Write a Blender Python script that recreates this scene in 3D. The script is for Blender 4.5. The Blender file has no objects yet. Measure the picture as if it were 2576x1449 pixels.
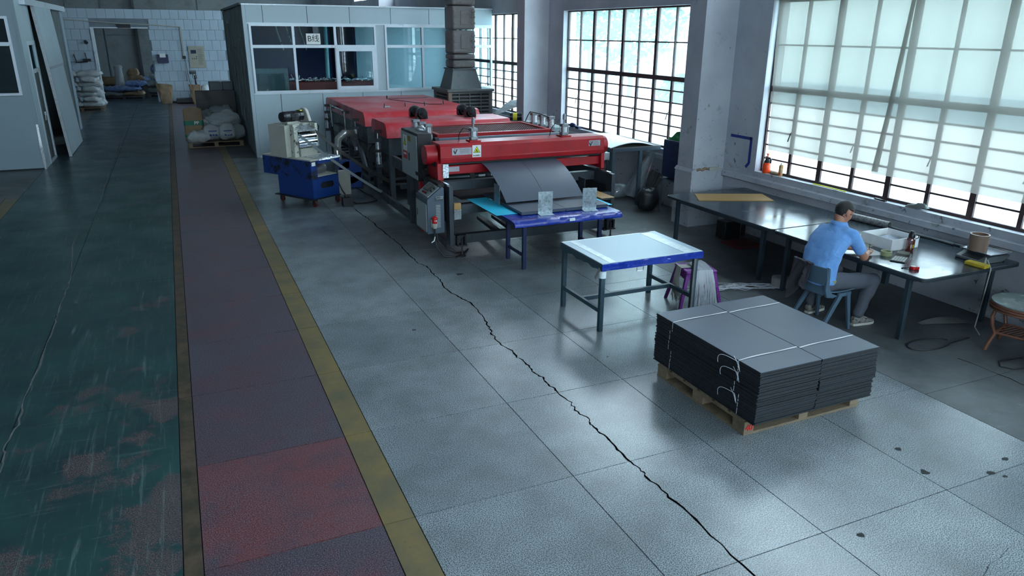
import bpy, math, random
from mathutils import Vector, Matrix, noise, Euler

random.seed(7)
SC = bpy.context.scene
COL = SC.collection
PI = math.pi
R = math.radians
W_PX, H_PX, F_PX = 2576, 1449, 1837.65

# ------------------------------------------------------------------ camera
def make_camera():
    cam = bpy.data.cameras.new('camera')
    ob = bpy.data.objects.new('camera', cam)
    COL.objects.link(ob)
    yaw, pitch, roll = 0.4222274, 0.3360433, 0.00722077
    cy, sy, cp, sp = math.cos(yaw), math.sin(yaw), math.cos(pitch), math.sin(pitch)
    f = Vector((sy * cp, cy * cp, -sp)); r = Vector((cy, -sy, 0)); u = r.cross(f)
    c, s = math.cos(roll), math.sin(roll)
    r2 = c * r + s * u; u2 = -s * r + c * u
    ob.matrix_world = Matrix(((r2.x, u2.x, -f.x, 0), (r2.y, u2.y, -f.y, 0), (r2.z, u2.z, -f.z, 3.0), (0, 0, 0, 1)))
    cam.sensor_width = 36.0
    cam.lens = 36.0 * F_PX / W_PX
    cam.clip_start = 0.05; cam.clip_end = 300
    SC.camera = ob
make_camera()

# ------------------------------------------------------------------ sky, exposure
def make_world():
    w = bpy.data.worlds.new('overcast_sky'); SC.world = w; w.use_nodes = True
    nt = w.node_tree; bg = nt.nodes['Background']
    bg.inputs['Color'].default_value = (0.68, 0.88, 1.0, 1)
    bg.inputs['Strength'].default_value = 6.2
make_world()
SC.view_settings.view_transform = 'Standard'
SC.view_settings.look = 'None'
SC.view_settings.exposure = 1.05
SC.view_settings.gamma = 1.0
SC.view_settings.use_curve_mapping = False
try:
    SC.cycles.max_bounces = 10; SC.cycles.diffuse_bounces = 5; SC.cycles.transparent_max_bounces = 12
    SC.cycles.caustics_reflective = False; SC.cycles.caustics_refractive = False
    SC.cycles.sample_clamp_indirect = 12.0
    SC.cycles.use_denoising = True
except Exception:
    pass

WX = 8.055            # inner face of the window wall
WIN_X = 8.2           # plane of the steel windows
WIN_P = 6.47          # bay length
WIN = {n: (y0, y0 + 4.56) for n, y0 in enumerate([4.22, 10.69, 17.16, 31.30, -2.25, -8.72, 26.45, 36.75, 41.4])}  # bays past the booth are unseen openings, added to brighten far hall and store
WZ0, WZ1 = 1.0, 3.47
CZ0, CZ1 = 4.3, 6.1     # unseen upper openings, added above the view to bring in more daylight

def portal(x, y, z, sx, sy, rot):
    l = bpy.data.lights.new('sky_portal', 'AREA'); l.shape = 'RECTANGLE'; l.size = sx; l.size_y = sy
    l.cycles.is_portal = True
    o = bpy.data.objects.new('sky_portal', l); o.location = (x, y, z); o.rotation_euler = rot; COL.objects.link(o)
for n, (a, b) in WIN.items():
    portal(8.40, (a + b) / 2, (WZ0 + WZ1) / 2, WZ1 - WZ0, b - a, (0, PI / 2, 0))
    if b < 36: portal(8.40, (a + b) / 2, (CZ0 + CZ1) / 2, CZ1 - CZ0, b - a, (0, PI / 2, 0))
for x in (-3.0, 3.0):  # portals of the added openings behind the camera
    portal(x, -9.55, 4.9, 5.9, 2.9, (-PI / 2, 0, 0))

# ------------------------------------------------------------------ materials
def c8(r, g, b):
    return tuple(((v / 255) / 12.92 if v / 255 <= 0.04045 else ((v / 255 + 0.055) / 1.055) ** 2.4) for v in (r, g, b))
MATS = {}
class NT:
    def __init__(s, name):
        s.m = bpy.data.materials.new(name); s.m.use_nodes = True
        s.t = s.m.node_tree; s.n = s.t.nodes; s.b = s.n['Principled BSDF']; s.out = s.n['Material Output']
        s.geo = s.n.new('ShaderNodeNewGeometry')
    def link(s, a, b): s.t.links.new(a, b)
    def noise(s, scale, detail=4, rough=.55, vec=None, out='Fac', stretch=None, dist=0):
        n = s.n.new('ShaderNodeTexNoise'); n.inputs['Scale'].default_value = scale; n.inputs['Detail'].default_value = detail
        n.inputs['Roughness'].default_value = rough; n.inputs['Distortion'].default_value = dist
        v = vec or s.geo.outputs['Position']
        if stretch:
            mp = s.n.new('ShaderNodeMapping'); mp.inputs['Scale'].default_value = stretch[:3]
            if len(stretch) > 3: mp.inputs['Rotation'].default_value = stretch[3:]
            s.link(v, mp.inputs['Vector']); v = mp.outputs['Vector']
        s.link(v, n.inputs['Vector']); return n.outputs[out]
    def voro(s, scale, out='Color', feature='F1'):
        n = s.n.new('ShaderNodeTexVoronoi'); n.inputs['Scale'].default_value = scale; n.feature = feature
        s.link(s.geo.outputs['Position'], n.inputs['Vector']); return n.outputs[out]
    def ramp(s, fac, lo, hi, a=0., b=1.):
        n = s.n.new('ShaderNodeMapRange'); n.inputs[1].default_value = lo; n.inputs[2].default_value = hi
        n.inputs[3].default_value = a; n.inputs[4].default_value = b
        s.link(fac, n.inputs[0]); return n.outputs[0]
    def mix(s, fac, a, b, mode='MIX'):
        n = s.n.new('ShaderNodeMix'); n.data_type = 'RGBA'; n.blend_type = mode
        for sock, v in ((n.inputs[0], fac), (n.inputs[6], a), (n.inputs[7], b)):
            if isinstance(v, (int, float)): sock.default_value = v
            elif isinstance(v, (tuple, list)): sock.default_value = (*v, 1) if len(v) == 3 else v
            else: s.link(v, sock)
        return n.outputs[2]
    def math(s, op, a, b=0., c=0.):
        n = s.n.new('ShaderNodeMath'); n.operation = op
        for i, v in enumerate((a, b, c)):
            if isinstance(v, (int, float)): n.inputs[i].default_value = v
            else: s.link(v, n.inputs[i])
        return n.outputs[0]
    def xyz(s):
        n = s.n.new('ShaderNodeSeparateXYZ'); s.link(s.geo.outputs['Position'], n.inputs[0]); return n.outputs
    def rand(s):
        n = s.n.new('ShaderNodeObjectInfo'); return n.outputs['Random']
    def bump(s, h, strength, dist=.01):
        n = s.n.new('ShaderNodeBump'); n.inputs['Strength'].default_value = strength; n.inputs['Distance'].default_value = dist
        s.link(h, n.inputs['Height']); s.link(n.outputs['Normal'], s.b.inputs['Normal'])
    def set(s, **k):
        for key, v in k.items():
            sock = s.b.inputs[{'col': 'Base Color', 'rough': 'Roughness', 'metal': 'Metallic', 'spec': 'Specular IOR Level',
                               'trans': 'Transmission Weight', 'alpha': 'Alpha', 'coat': 'Coat Weight', 'sheen': 'Sheen Weight', 'ior': 'IOR'}[key]]
            if isinstance(v, (int, float)): sock.default_value = v
            elif isinstance(v, (tuple, list)): sock.default_value = (*v, 1)
            else: s.link(v, sock)

def mat(name, col, rough=.5, metal=0, var=.14, scale=5, dirt=None, bump=0, bscale=40, spec=.5, rvar=.1, stretch=None, rnd=0, coat=0):
    """painted / plastic / metal surface: broad tone variation, optional dirt or wear (colour, scale, lo, hi), fine relief"""
    t = NT(name); base = c8(*col) if max(col) > 1.01 else col
    f = t.noise(scale, 5, .6, stretch=stretch)
    lo = tuple(v * (1 - var) for v in base); hi = tuple(min(1, v * (1 + var)) for v in base)
    cc = t.mix(t.ramp(f, .3, .7), lo, hi)
    if rnd:
        cc = t.mix(t.ramp(t.rand(), 0, 1, 0, rnd), cc, (0.05, 0.05, 0.05))
    rr = t.ramp(f, .3, .7, max(.03, rough - rvar), min(1, rough + rvar))
    if dirt:
        dc, ds, dl, dh = dirt[:4]
        g = t.ramp(t.noise(ds, 8, .68, stretch=dirt[4] if len(dirt) > 4 else None), dl, dh)
        cc = t.mix(g, cc, c8(*dc)); rr = t.math('MAXIMUM', rr, t.math('MULTIPLY', g, .75))
    t.set(col=cc, rough=rr, metal=metal, spec=spec, coat=coat)
    if bump: t.bump(t.noise(bscale, 4, .6), bump)
    MATS[name] = t.m
    return t.m

def setup_materials():
    mat('steel_dark', (54, 62, 70), .45, 0, .2, 4, dirt=((30, 32, 34), 3, .52, .75), rvar=.12)
    mat('steel_black', (28, 31, 35), .5, 0, .2, 4)
    mat('machine_red', (166, 20, 32), .4, 0, .16, 2.5, dirt=((104, 40, 46), 3.5, .50, .82))
    mat('machine_red_dark', (84, 20, 24), .6, 0, .2, 6)
    mat('machine_red_dusty', (180, 34, 46), .4, 0, .12, 2.0, dirt=((176, 112, 120), 1.1, .44, .72))
    mat('cabinet_grey', (150, 160, 160), .45, 0, .06, 2)
    mat('console_blue_grey', (72, 86, 98), .42, 0, .1, 3)
    mat('panel_silver', (165, 172, 172), .4, .3, .08, 5)
    mat('aluminium', (190, 195, 200), .3, .85, .1, 8)
    mat('cast_aluminium', (140, 146, 150), .42, .7, .15, 20, dirt=((70, 72, 72), 12, .55, .8))
    mat('chrome', (200, 205, 210), .15, 1, .05, 8)
    mat('galvanised', (176, 190, 196), .34, .75, .25, 26, dirt=((110, 122, 128), 40, .5, .75))
    mat('rubber_black', (20, 21, 23), .6, 0, .2, 8)
    mat('rubber_hose', (26, 28, 32), .45, 0, .1, 8)
    mat('sheet_grey', (74, 84, 98), .42, 0, .05, 1.5, spec=.45, rvar=.04)
    mat('sheet_edge', (24, 29, 35), .65, 0, .25, 30, bump=.3, bscale=90)
    mat('cyan_film', (40, 196, 232), .42, 0, .06, 2)
    mat('blue_wrap', (24, 52, 150), .22, 0, .25, 9, bump=.5, bscale=16, dirt=((96, 124, 190), 9, .62, .72))
    mat('blue_paint_legs', (32, 44, 84), .45, 0, .2, 6, dirt=((40, 44, 52), 6, .5, .8))
    mat('blue_machine', (18, 54, 124), .42, 0, .15, 4, dirt=((18, 22, 28), 6, .46, .58))
    mat('blue_machine_clean', (18, 54, 122), .4, 0, .12, 4, dirt=((16, 30, 60), 4, .55, .8))
    mat('cream_paint', (184, 186, 174), .5, 0, .08, 5, dirt=((50, 48, 46), 10, .52, .60))
    mat('cream_plain', (172, 172, 162), .5, 0, .1, 4, dirt=((110, 104, 96), 4, .6, .85))
    mat('foil', (205, 212, 218), .28, .9, .2, 30, bump=1.0, bscale=38)
    mat('motor_black', (30, 32, 36), .28, .2, .2, 8)
    mat('yellow_label', (200, 190, 40), .5)
    mat('sign_yellow', (214, 214, 30), .45, 0, .03)
    mat('sign_white', (225, 228, 226), .5, 0, .04)
    mat('sign_red', (190, 30, 36), .5, 0, .05)
    mat('ink_black', (16, 17, 20), .6, 0, .1)
    mat('ink_red', (200, 40, 36), .7, 0, .2)
    mat('ink_blue', (60, 80, 140), .8, 0, .2)
    mat('brass_plate', (128, 116, 40), .45, .2)
    mat('plate_silver', (170, 165, 172), .4, .4, .12, 20)
    mat('bench_top', (50, 60, 68), .2, 0, .18, 3, dirt=((86, 96, 102), 5, .58, .85), rvar=.07)
    mat('bench_edge', (44, 54, 60), .5, 0, .2, 6, dirt=((120, 126, 124), 22, .66, .74))
    mat('bench_frame', (44, 58, 66), .45, 0, .2, 5)
    mat('mdf', (168, 132, 78), .55, 0, .08, 2)
    mat('pallet_wood', (134, 116, 92), .8, 0, .22, 7, stretch=(1, 6, 6), dirt=((80, 66, 52), 5, .5, .8), rnd=.3)
    mat('table_film', (160, 182, 196), .36, 0, .02, 2, rvar=.02)
    mat('clear_tape', (225, 238, 242), .18, 0, .1, 12, bump=.6, bscale=30)
    mat('table_frame', (42, 66, 78), .45, 0, .25, 9, dirt=((96, 92, 80), 8, .6, .72))
    mat('strip_white', (228, 228, 230), .5, 0, .05)
    mat('string', (205, 208, 214), .55, 0, .1)
    mat('string_dim', (165, 165, 158), .6, 0, .1)
    mat('purple_plastic', (112, 36, 130), .32, 0, .06, 3)
    mat('chair_blue', (74, 98, 116), .42, 0, .1, 4, dirt=((46, 66, 80), 4, .55, .8))
    mat('skin', (176, 122, 98), .5, 0, .08, 12)
    mat('hair', (17, 14, 14), .55, 0, .3, 60, bump=.6, bscale=160)
    mat('trousers', (82, 86, 96), .85, 0, .1, 10, bump=.25, bscale=26)
    mat('jacket', (52, 50, 58), .9, 0, .2, 14, bump=.5, bscale=20)
    mat('shoe_grey', (130, 128, 122), .7, 0, .3, 40, dirt=((40, 42, 46), 30, .52, .6))
    mat('shoe_sole', (196, 196, 188), .6, 0, .08)
    mat('belt_weave', (150, 150, 90), .7, 0, .3, 60)
    mat('glass_dark', (20, 22, 26), .3)
    mat('foam_white', (236, 238, 238), .6, 0, .04, 12)
    mat('paper', (196, 204, 220), .7, 0, .05)
    mat('paper_tan', (166, 164, 150), .7, 0, .08)
    mat('pipe_brown', (128, 104, 88), .45, 0, .05)
    mat('tray_steel', (200, 204, 208), .22, .9, .1)
    mat('scale_body', (96, 102, 104), .5, 0, .1)
    mat('sponge_yellow', (186, 160, 40), .8, 0, .15, 20)
    mat('tape_green', (150, 158, 116), .35, 0, .08)
    mat('plastic_black', (24, 25, 28), .4, 0, .1)
    mat('key_grey', (188, 192, 190), .5)
    mat('lcd', (92, 92, 84), .25)
    mat('plastic_red', (184, 22, 26), .3, 0, .08)
    mat('tube_grey', (150, 150, 150), .3, .3, .2, 40)
    mat('rod_grey', (96, 104, 108), .5, .3)
    mat('sprayer_orange', (236, 74, 22), .35, 0, .06, dirt=((150, 50, 24), 26, .66, .7))
    mat('can_tan', (176, 140, 92), .4, 0, .3, 25, dirt=((190, 60, 30), 12, .55, .6))
    mat('glove_grey', (112, 120, 118), .9, 0, .2, 20)
    mat('yellow_stick', (226, 232, 40), .5)
    mat('tape_blue', (20, 44, 128), .45)
    mat('rattan', (116, 74, 56), .5, 0, .25, 14)
    mat('rattan_top', (116, 130, 126), .25, 0, .08, 5)
    mat('cabinet_navy', (22, 36, 74), .45, 0, .1, 4)
    mat('green_cloth', (8, 112, 58), .8, 0, .15, 8)
    mat('grey_plank', (104, 106, 104), .8, 0, .2, 8)
    mat('black_bag', (42, 46, 50), .35, 0, .2, 9, bump=.8, bscale=14)
    mat('cardboard', (140, 118, 94), .75, 0, .12, 6, dirt=((120, 88, 58), 6, .55, .8))
    mat('sack_white', (172, 178, 180), .75, 0, .1, 7, bump=.6, bscale=22)
    mat('sack_grey', (120, 130, 132), .75, 0, .14, 7, bump=.6, bscale=22)
    mat('sack_blue', (120, 148, 196), .3, 0, .2, 6, bump=.9, bscale=12)
    mat('kraft', (138, 118, 94), .75, 0, .12, 5, bump=.5, bscale=14)
    mat('band_green', (20, 110, 86), .6)
    mat('booth_panel', (168, 186, 194), .42, 0, .04, 1.2, dirt=((120, 128, 130), 3, .62, .85))
    mat('booth_panel_left', (128, 146, 156), .42, 0, .05, 1.2)
    mat('booth_frame', (196, 206, 214), .35, .2, .06, 4)
    mat('booth_plank', (96, 110, 112), .6, 0, .2, 6, stretch=(6, 6, .4), dirt=((50, 54, 52), 7, .5, .8, (8, 8, .5)))
    mat('duct', (112, 108, 106), .55, 0, .15, 5, dirt=((40, 38, 38), 2.4, .52, .74))
    mat('duct_cone', (92, 96, 98), .5, .4, .15, 8, dirt=((40, 40, 40), 3, .58, .8))
    mat('cooler_frame', (92, 92, 92), .5, 0, .12, 5)
    mat('cooler_dark', (24, 26, 28), .7)
    mat('hall_wall', (168, 172, 180), .8, 0, .06, .8)
    mat('wall_tile', (176, 194, 208), .5, 0, .06, 1.4, rnd=.10)
    mat('tile_grout', (120, 132, 142), .8)
    mat('far_panel', (134, 142, 146), .6, 0, .08, 1, dirt=((96, 100, 100), 1.2, .5, .8))
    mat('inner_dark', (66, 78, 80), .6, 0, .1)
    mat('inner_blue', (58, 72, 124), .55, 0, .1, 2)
    mat('crate_red', (92, 34, 34), .6, 0, .15, 6)
    mat('pipe_teal', (110, 180, 190), .4)
    mat('window_steel', (62, 44, 44), .6, 0, .25, 14, dirt=((30, 24, 24), 9, .5, .8))
    mat('floor_joint', (36, 40, 42), .9)
    mat('crack', (5, 5, 6), 1.0, spec=0)
    mat('crack_dusty', (96, 100, 100), .95, 0, .3, 20)
    mat('outdoor_ground', (210, 205, 196), .8, 0, .06, .6)
    mat('facade', (236, 244, 246), .7, 0, .03, .5)
    mat('facade_base', (160, 180, 196), .7, 0, .06, .8)
    mat('facade_glass', (46, 92, 128), .3)
    mat('leaf', (52, 104, 84), .6, 0, .3, 4)
    mat('bark', (90, 92, 90), .8, 0, .2, 12)
    mat('pipe_red', (200, 60, 60), .5)
    # plaster: off-white paint, grime and flaked patches
    t = NT('plaster'); x, y, z = t.xyz()
    low = t.ramp(z, 2.6, .9, .0, .05)
    fl = t.ramp(t.math('ADD', t.noise(2.6, 10, .72), low), .62, .70)
    fl2 = t.ramp(t.math('ADD', t.noise(9, 8, .7), low), .655, .69)
    cc = t.mix(t.ramp(t.noise(.9, 5, .6), .3, .7), c8(162, 166, 176), c8(192, 194, 200))
    cc = t.mix(t.math('MULTIPLY', fl, .42), cc, c8(98, 100, 98)); cc = t.mix(t.math('MULTIPLY', fl2, .8), cc, c8(64, 66, 66))
    t.set(col=cc, rough=.8); t.bump(t.math('ADD', fl, t.noise(30, 4)), .25, .01); MATS['plaster'] = t.m
    t = NT('plaster_clean')
    cc = t.mix(t.ramp(t.noise(.9, 5, .6), .3, .7), c8(172, 172, 182), c8(198, 200, 206))
    cc = t.mix(t.math('MULTIPLY', t.ramp(t.noise(3, 9, .72), .68, .71), .6), cc, c8(110, 112, 114))
    t.set(col=cc, rough=.75); MATS['plaster_clean'] = t.m
    # grey terrazzo
    t = NT('terrazzo')
    v = t.ramp(t.noise(135, 2, .5), .40, .60)
    big = t.noise(1.1, 6, .62); r = t.rand()
    a = t.mix(t.ramp(big, .3, .72), c8(58, 66, 72), c8(82, 91, 96))
    b = t.mix(t.ramp(big, .3, .72), c8(144, 154, 158), c8(182, 191, 195))
    cc = t.mix(v, a, b); cc = t.mix(t.ramp(r, 0, 1, 0, .32), cc, c8(84, 93, 98))
    st = t.ramp(t.noise(3.0, 3, .5), .42, .80)
    cc = t.mix(t.math('MULTIPLY', st, .42), cc, c8(84, 86, 80))
    sp = t.ramp(t.noise(16, 3, .5), .74, .77)
    cc = t.mix(t.math('MULTIPLY', sp, .6), cc, c8(50, 54, 58))
    ol = t.math('MULTIPLY', t.ramp(t.noise(1.8, 4, .55), .30, .75), t.ramp(t.xyz()[1], 9.5, 13.5))
    cc = t.mix(t.math('MULTIPLY', ol, .55), cc, c8(70, 78, 82))
    t.set(col=cc, rough=.27, spec=.5); MATS['terrazzo'] = t.m
    # red painted terrazzo, worn
    t = NT('terrazzo_red'); v = t.ramp(t.noise(125, 2, .5), .42, .64)
    a = t.mix(t.ramp(t.noise(1.6, 8, .7), .54, .66), c8(50, 46, 53), c8(84, 34, 44))
    y = t.xyz()[1]; band = t.math('MULTIPLY', t.ramp(y, 5.13, 5.10), t.ramp(y, 3.91, 3.93))
    worn = t.math('MULTIPLY', band, t.ramp(t.noise(2.2, 8, .7), .32, .52))
    a = t.mix(worn, a, c8(104, 44, 36))
    b = t.mix(t.ramp(t.noise(1.2, 6, .7), .4, .6), c8(112, 106, 118), c8(120, 96, 106))
    cc = t.mix(v, a, b); cc = t.mix(t.math('MULTIPLY', t.ramp(t.noise(6, 8, .72), .60, .74), .5), cc, c8(46, 44, 48))
    t.set(col=cc, rough=.34); MATS['terrazzo_red'] = t.m
    # yellow line
    t = NT('floor_yellow'); cc = t.mix(t.ramp(t.noise(2.2, 7, .66), .35, .65), c8(92, 88, 70), c8(128, 110, 68))
    cc = t.mix(t.math('MULTIPLY', t.ramp(t.noise(9, 8, .74), .62, .72), .8), cc, c8(50, 50, 44))
    cc = t.mix(t.ramp(t.noise(120, 2), .72, .74), cc, c8(200, 190, 150))
    t.set(col=cc, rough=.4); MATS['floor_yellow'] = t.m
    # brown border strip
    t = NT('floor_brown'); cc = t.mix(t.ramp(t.noise(5, 8, .7), .42, .6), c8(60, 56, 44), c8(92, 76, 62))
    cc = t.mix(t.ramp(t.noise(14, 8, .8), .62, .68), cc, c8(140, 130, 130))
    t.set(col=cc, rough=.5); MATS['floor_brown'] = t.m
    # green lane: dark coating, worn through to pinkish terrazzo near the border, scratched by wheels
    t = NT('floor_green'); x, y, z = t.xyz()
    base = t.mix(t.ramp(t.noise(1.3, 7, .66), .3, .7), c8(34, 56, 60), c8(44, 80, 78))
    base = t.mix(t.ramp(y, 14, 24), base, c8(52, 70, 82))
    sp = t.mix(t.ramp(t.noise(125, 2, .5), .44, .64), c8(58, 50, 52), c8(128, 108, 110))
    wear = t.math('ADD', t.noise(1.5, 10, .72), t.math('ADD', t.ramp(x, -2.2, -.45, -.07, .11), t.ramp(y, 10.5, 4.5, -.11, .05)))
    w2 = t.ramp(wear, .60, .655)
    w2 = t.math('MULTIPLY', w2, t.ramp(t.noise(38, 4, .7), .36, .60, .35, 1))
    cc = t.mix(w2, base, sp)
    s1 = t.ramp(t.noise(3, 7, .72, stretch=(9, .45, 1, 0, 0, .14), dist=.5), .55, .70)
    s2 = t.ramp(t.noise(3, 7, .72, stretch=(.6, 8, 1, 0, 0, .5), dist=.6), .58, .70)
    cc = t.mix(t.math('MULTIPLY', s1, .5), cc, c8(118, 138, 138)); cc = t.mix(t.math('MULTIPLY', s2, .3), cc, c8(118, 138, 138))
    t.set(col=cc, rough=t.math('ADD', t.ramp(t.noise(1.4, 5), .3, .7, .28, .42), t.math('MULTIPLY', w2, .2)), spec=.4); MATS['floor_green'] = t.m
    # concrete
    t = NT('floor_concrete'); cc = t.mix(t.ramp(t.noise(1.2, 8, .7), .32, .7), c8(58, 63, 65), c8(104, 109, 111))
    cc = t.mix(t.math('MULTIPLY', t.ramp(t.noise(4, 8, .75), .62, .72), .5), cc, c8(150, 154, 152))
    t.set(col=cc, rough=.5); MATS['floor_concrete'] = t.m
    # clear glass, frosted glass, blind cloth, plastic film
    def thin(name, parts):
        t = NT(name); prev = None
        for fac, kind, col, extra in parts:
            n = t.n.new({'T': 'ShaderNodeBsdfTransparent', 'L': 'ShaderNodeBsdfTranslucent', 'D': 'ShaderNodeBsdfDiffuse', 'G': 'ShaderNodeBsdfGlossy', 'F': 'ShaderNodeBsdfRefraction'}[kind])
            n.inputs['Color'].default_value = (*col, 1)
            if kind in 'GF': n.inputs['Roughness'].default_value = extra
            if kind == 'F': n.inputs['IOR'].default_value = 1.02
            if prev is None: prev = n.outputs[0]
            else:
                mx = t.n.new('ShaderNodeMixShader'); mx.inputs[0].default_value = fac
                t.link(prev, mx.inputs[1]); t.link(n.outputs[0], mx.inputs[2]); prev = mx.outputs[0]
        t.n.remove(t.b); t.link(prev, t.out.inputs['Surface']); MATS[name] = t.m
    thin('pane_clear', [(0, 'T', (.90, .97, .98), 0), (.06, 'G', (1, 1, 1), .03), (.08, 'L', (.9, .97, 1), 0)])
    thin('pane_frosted', [(0, 'L', (.95, .98, 1), 0), (.30, 'T', (.95, .98, 1), 0)])
    thin('pane_booth', [(0, 'T', (.78, .90, .93), 0), (.03, 'G', (1, 1, 1), .02)])
    thin('blind_cloth', [(0, 'L', (.19, .178, .16), 0), (.5, 'F', (.255, .243, .218), .17), (.22, 'D', (.62, .62, .57), 0)])
    thin('clear_film', [(0, 'T', (.80, .86, .88), 0), (.25, 'G', (.9, .95, 1), .18), (.22, 'D', (.7, .76, .78), 0)])
    thin('bottle_tea', [(0, 'T', (.45, .10, .06), 0), (.35, 'D', (.16, .03, .02), 0), (.15, 'G', (1, 1, 1), .05)])
    thin('hose_clear', [(0, 'T', (.55, .58, .56), 0), (.35, 'D', (.35, .37, .36), 0), (.2, 'G', (1, 1, 1), .15)])
    t = NT('shirt_blue'); f = t.noise(7, 6, .6)
    t.set(col=t.mix(t.ramp(f, .3, .7), c8(96, 150, 214), c8(122, 174, 232)), rough=.85, sheen=.2); t.bump(t.noise(9, 5, .6, dist=1.2), .55, .03); MATS['shirt_blue'] = t.m
setup_materials()
# ------------------------------------------------------------------ geometry helpers
ORG = {}
class MB:
    def __init__(s): s.v = []; s.f = []
    def add(s, vs, fs, M=None):
        o = len(s.v)
        s.v += [tuple(M @ Vector(p)) if M is not None else tuple(p) for p in vs]
        s.f += [tuple(i + o for i in f) for f in fs]; return s
    def box(s, a, b, M=None):
        x0, y0, z0 = a; x1, y1, z1 = b
        return s.add([(x0, y0, z0), (x1, y0, z0), (x1, y1, z0), (x0, y1, z0), (x0, y0, z1), (x1, y0, z1), (x1, y1, z1), (x0, y1, z1)],
                     [(0, 3, 2, 1), (4, 5, 6, 7), (0, 1, 5, 4), (1, 2, 6, 5), (2, 3, 7, 6), (3, 0, 4, 7)], M)
    def cbox(s, c, d, M=None):
        return s.box(tuple(c[i] - d[i] / 2 for i in range(3)), tuple(c[i] + d[i] / 2 for i in range(3)), M)
    def bar(s, p0, p1, w, h=None, up=(0, 0, 1)):
        """rectangular bar from p0 to p1, w across, h along the up side"""
        p0, p1 = Vector(p0), Vector(p1); d = p1 - p0; L = d.length; d.normalize()
        u = Vector(up)
        if abs(d.dot(u)) > .98: u = Vector((0, 1, 0))
        sd = d.cross(u).normalized(); u = sd.cross(d).normalized(); h = h or w
        M = Matrix(((sd.x, d.x, u.x, p0.x), (sd.y, d.y, u.y, p0.y), (sd.z, d.z, u.z, p0.z), (0, 0, 0, 1)))
        return s.box((-w / 2, 0, -h / 2), (w / 2, L, h / 2), M)
    def ring(s, c, ax, r, n, ref=None):
        ax = Vector(ax).normalized(); t = Vector(ref) if ref is not None else (Vector((0, 0, 1)) if abs(ax.z) < .9 else Vector((1, 0, 0)))
        a = ax.cross(t).normalized(); b = ax.cross(a).normalized()
        return [tuple(Vector(c) + r * (math.cos(2 * PI * i / n) * a + math.sin(2 * PI * i / n) * b)) for i in range(n)]
    def loft(s, rings, caps=True, M=None):
        n = len(rings[0]); vs = [p for r in rings for p in r]; fs = []
        for k in range(len(rings) - 1):
            for i in range(n):
                j = (i + 1) % n; fs.append((k * n + i, k * n + j, (k + 1) * n + j, (k + 1) * n + i))
        if caps: fs.append(tuple(range(n - 1, -1, -1))); fs.append(tuple((len(rings) - 1) * n + i for i in range(n)))
        return s.add(vs, fs, M)
    def cyl(s, p0, p1, r0, r1=None, n=16, M=None):
        ax = Vector(p1) - Vector(p0); r1 = r0 if r1 is None else r1
        return s.loft([s.ring(p0, ax, r0, n), s.ring(p1, ax, r1, n)], True, M)
    def tube(s, pts, r, n=8, M=None):
        pts = [Vector(p) for p in pts]; rings = []
        up = Vector((0, 0, 1))
        for i, p in enumerate(pts):
            d = (pts[min(i + 1, len(pts) - 1)] - pts[max(i - 1, 0)]).normalized()
            a = d.cross(up)
            if a.length < .05: a = d.cross(Vector((1, 0, 0)))
            a.normalize(); b = d.cross(a).normalized(); up = -b if i else up
            rr = r[i] if isinstance(r, (list, tuple)) else r
            rings.append([tuple(p + rr * (math.cos(2 * PI * k / n) * a + math.sin(2 * PI * k / n) * b)) for k in range(n)])
            up = a.cross(d)
        return s.loft(rings, True, M)
    def lathe(s, prof, n=24, c=(0, 0, 0), M=None, caps=True):
        return s.loft([[(c[0] + r * math.cos(2 * PI * i / n), c[1] + r * math.sin(2 * PI * i / n), c[2] + z) for i in range(n)] for r, z in prof], caps, M)
    def prism(s, poly, ax, a, b, M=None):
        f = {'x': lambda u, v, w: (w, u, v), 'y': lambda u, v, w: (u, w, v), 'z': lambda u, v, w: (u, v, w)}[ax]
        n = len(poly)
        vs = [f(u, v, a) for u, v in poly] + [f(u, v, b) for u, v in poly]
        return s.add(vs, [tuple(range(n)), tuple(range(2 * n - 1, n - 1, -1))] + [(i, n + i, n + (i + 1) % n, (i + 1) % n) for i in range(n)], M)
    def grid(s, fn, nu, nv, M=None, wrap=False):
        vs = [fn(i / (nu if wrap else nu - 1), j / (nv - 1)) for j in range(nv) for i in range(nu)]; fs = []
        for j in range(nv - 1):
            for i in range(nu if wrap else nu - 1):
                k = (i + 1) % nu; fs.append((j * nu + i, j * nu + k, (j + 1) * nu + k, (j + 1) * nu + i))
        return s.add(vs, fs, M)
    def sheet(s, fn, nu, nv, th, M=None):
        """a thin sheet with thickness along -z of its own normal"""
        pts = [[Vector(fn(i / (nu - 1), j / (nv - 1))) for i in range(nu)] for j in range(nv)]
        nor = [[None] * nu for _ in range(nv)]
        for j in range(nv):
            for i in range(nu):
                du = pts[j][min(i + 1, nu - 1)] - pts[j][max(i - 1, 0)]; dv = pts[min(j + 1, nv - 1)][i] - pts[max(j - 1, 0)][i]
                nn = du.cross(dv); nor[j][i] = nn.normalized() if nn.length > 1e-9 else Vector((0, 0, 1))
        top = [tuple(pts[j][i]) for j in range(nv) for i in range(nu)]; bot = [tuple(pts[j][i] - th * nor[j][i]) for j in range(nv) for i in range(nu)]
        N = nu * nv; fs = []
        for j in range(nv - 1):
            for i in range(nu - 1):
                a, b, c, d = j * nu + i, j * nu + i + 1, (j + 1) * nu + i + 1, (j + 1) * nu + i
                fs += [(a, b, c, d), (N + d, N + c, N + b, N + a)]
        for i in range(nu - 1):
            fs += [(i + 1, i, N + i, N + i + 1), ((nv - 1) * nu + i, (nv - 1) * nu + i + 1, N + (nv - 1) * nu + i + 1, N + (nv - 1) * nu + i)]
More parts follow.
